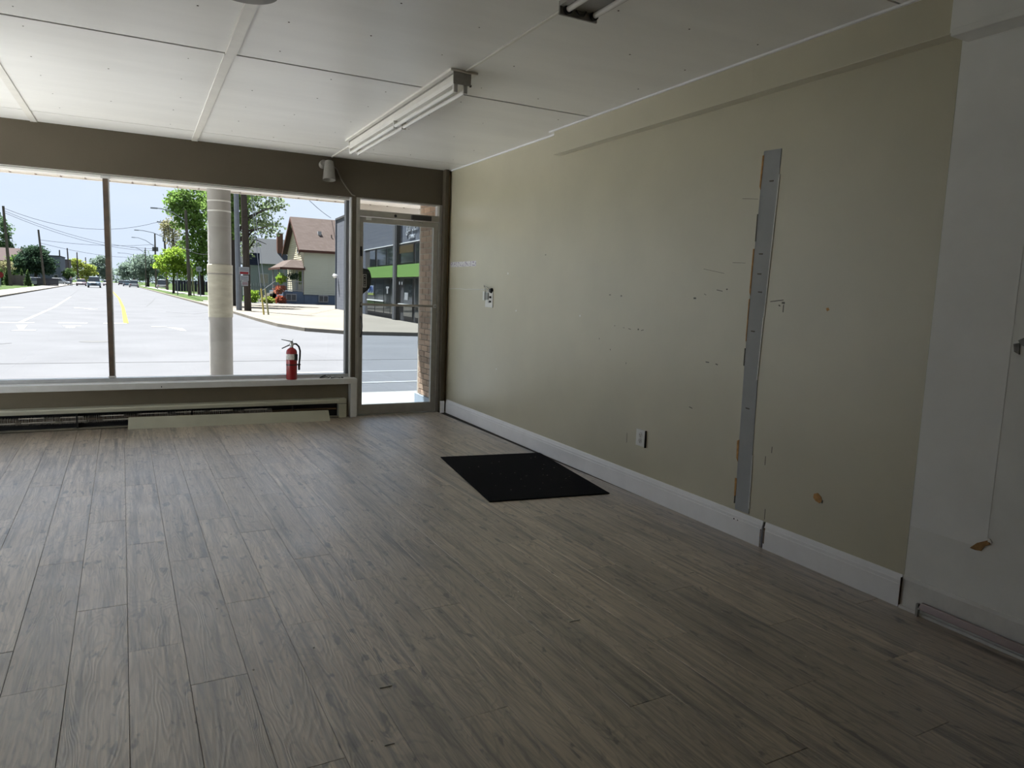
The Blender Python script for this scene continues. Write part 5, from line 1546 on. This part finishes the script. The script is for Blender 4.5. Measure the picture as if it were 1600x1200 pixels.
# pedestrian on the left sidewalk
pe = thing('person', 'person in dark clothes with a pale top walking on the left sidewalk', 'person', (-11.3, 160, GZ + 0.06))
def skin_body(name, joints, edges, radii, mat, parent):
    me = bpy.data.meshes.new(name)
    me.from_pydata(joints, edges, [])
    o = bpy.data.objects.new(name, me)
    COL.objects.link(o)
    o.parent = parent
    md = o.modifiers.new('skin', 'SKIN')
    for i, r in enumerate(radii):
        me.skin_vertices[0].data[i].radius = (r, r)
    me.skin_vertices[0].data[0].use_root = True
    sd = o.modifiers.new('sub', 'SUBSURF'); sd.levels = 1; sd.render_levels = 1
    me.materials.append(mat)
    return o
J = [(0, 0, 0.95), (0, 0, 1.15), (0, 0, 1.40), (0, 0, 1.50), (0, -0.02, 1.62), (0, -0.02, 1.74),
     (0.10, 0, 0.90), (0.12, -0.10, 0.50), (0.12, -0.06, 0.08), (0.12, -0.20, 0.04),
     (-0.10, 0, 0.90), (-0.12, 0.06, 0.50), (-0.12, 0.18, 0.10), (-0.12, 0.06, 0.04),
     (0.19, 0, 1.40), (0.25, 0.05, 1.14), (0.25, -0.08, 0.92), (0.25, -0.12, 0.82),
     (-0.19, 0, 1.40), (-0.25, -0.04, 1.14), (-0.25, -0.16, 0.96), (-0.25, -0.20, 0.86)]
E_ = [(0, 1), (1, 2), (2, 3), (3, 4), (4, 5), (0, 6), (6, 7), (7, 8), (8, 9), (0, 10), (10, 11), (11, 12), (12, 13), (2, 14), (14, 15), (15, 16), (16, 17), (2, 18), (18, 19), (19, 20), (20, 21)]
Rr = [0.15, 0.14, 0.15, 0.06, 0.09, 0.08, 0.10, 0.07, 0.05, 0.045, 0.10, 0.07, 0.05, 0.045, 0.07, 0.05, 0.04, 0.035, 0.07, 0.05, 0.04, 0.035]
def person_mat():
    m = pmat('person_colours', (0.04, 0.04, 0.05), 0.9)
    t = m.node_tree
    p = t.nodes['Principled BSDF']
    c = t.nodes.new('ShaderNodeTexCoord'); s = t.nodes.new('ShaderNodeSeparateXYZ'); r = t.nodes.new('ShaderNodeValToRGB')
    d = t.nodes.new('ShaderNodeMath'); d.operation = 'DIVIDE'; d.inputs[1].default_value = 1.8
    r.color_ramp.interpolation = 'CONSTANT'
    r.color_ramp.elements[0].color = (0.04, 0.045, 0.06, 1)
    r.color_ramp.elements[1].position = 0.60; r.color_ramp.elements[1].color = (0.16, 0.16, 0.20, 1)
    e = r.color_ramp.elements.new(0.815); e.color = (0.45, 0.29, 0.22, 1)
    t.links.new(c.outputs['Object'], s.inputs[0]); t.links.new(s.outputs['Z'], d.inputs[0])
    t.links.new(d.outputs[0], r.inputs[0]); t.links.new(r.outputs[0], p.inputs['Base Color'])
    return m
skin_body('body', J, E_, Rr, person_mat(), pe)
MB().lathe([(0.02, 0.11), (0.075, 0.085), (0.10, 0.03), (0.098, -0.02), (0.085, -0.03)], 12, (0, -0.01, 1.73)).build('hair', M_black, pe, smooth=True)
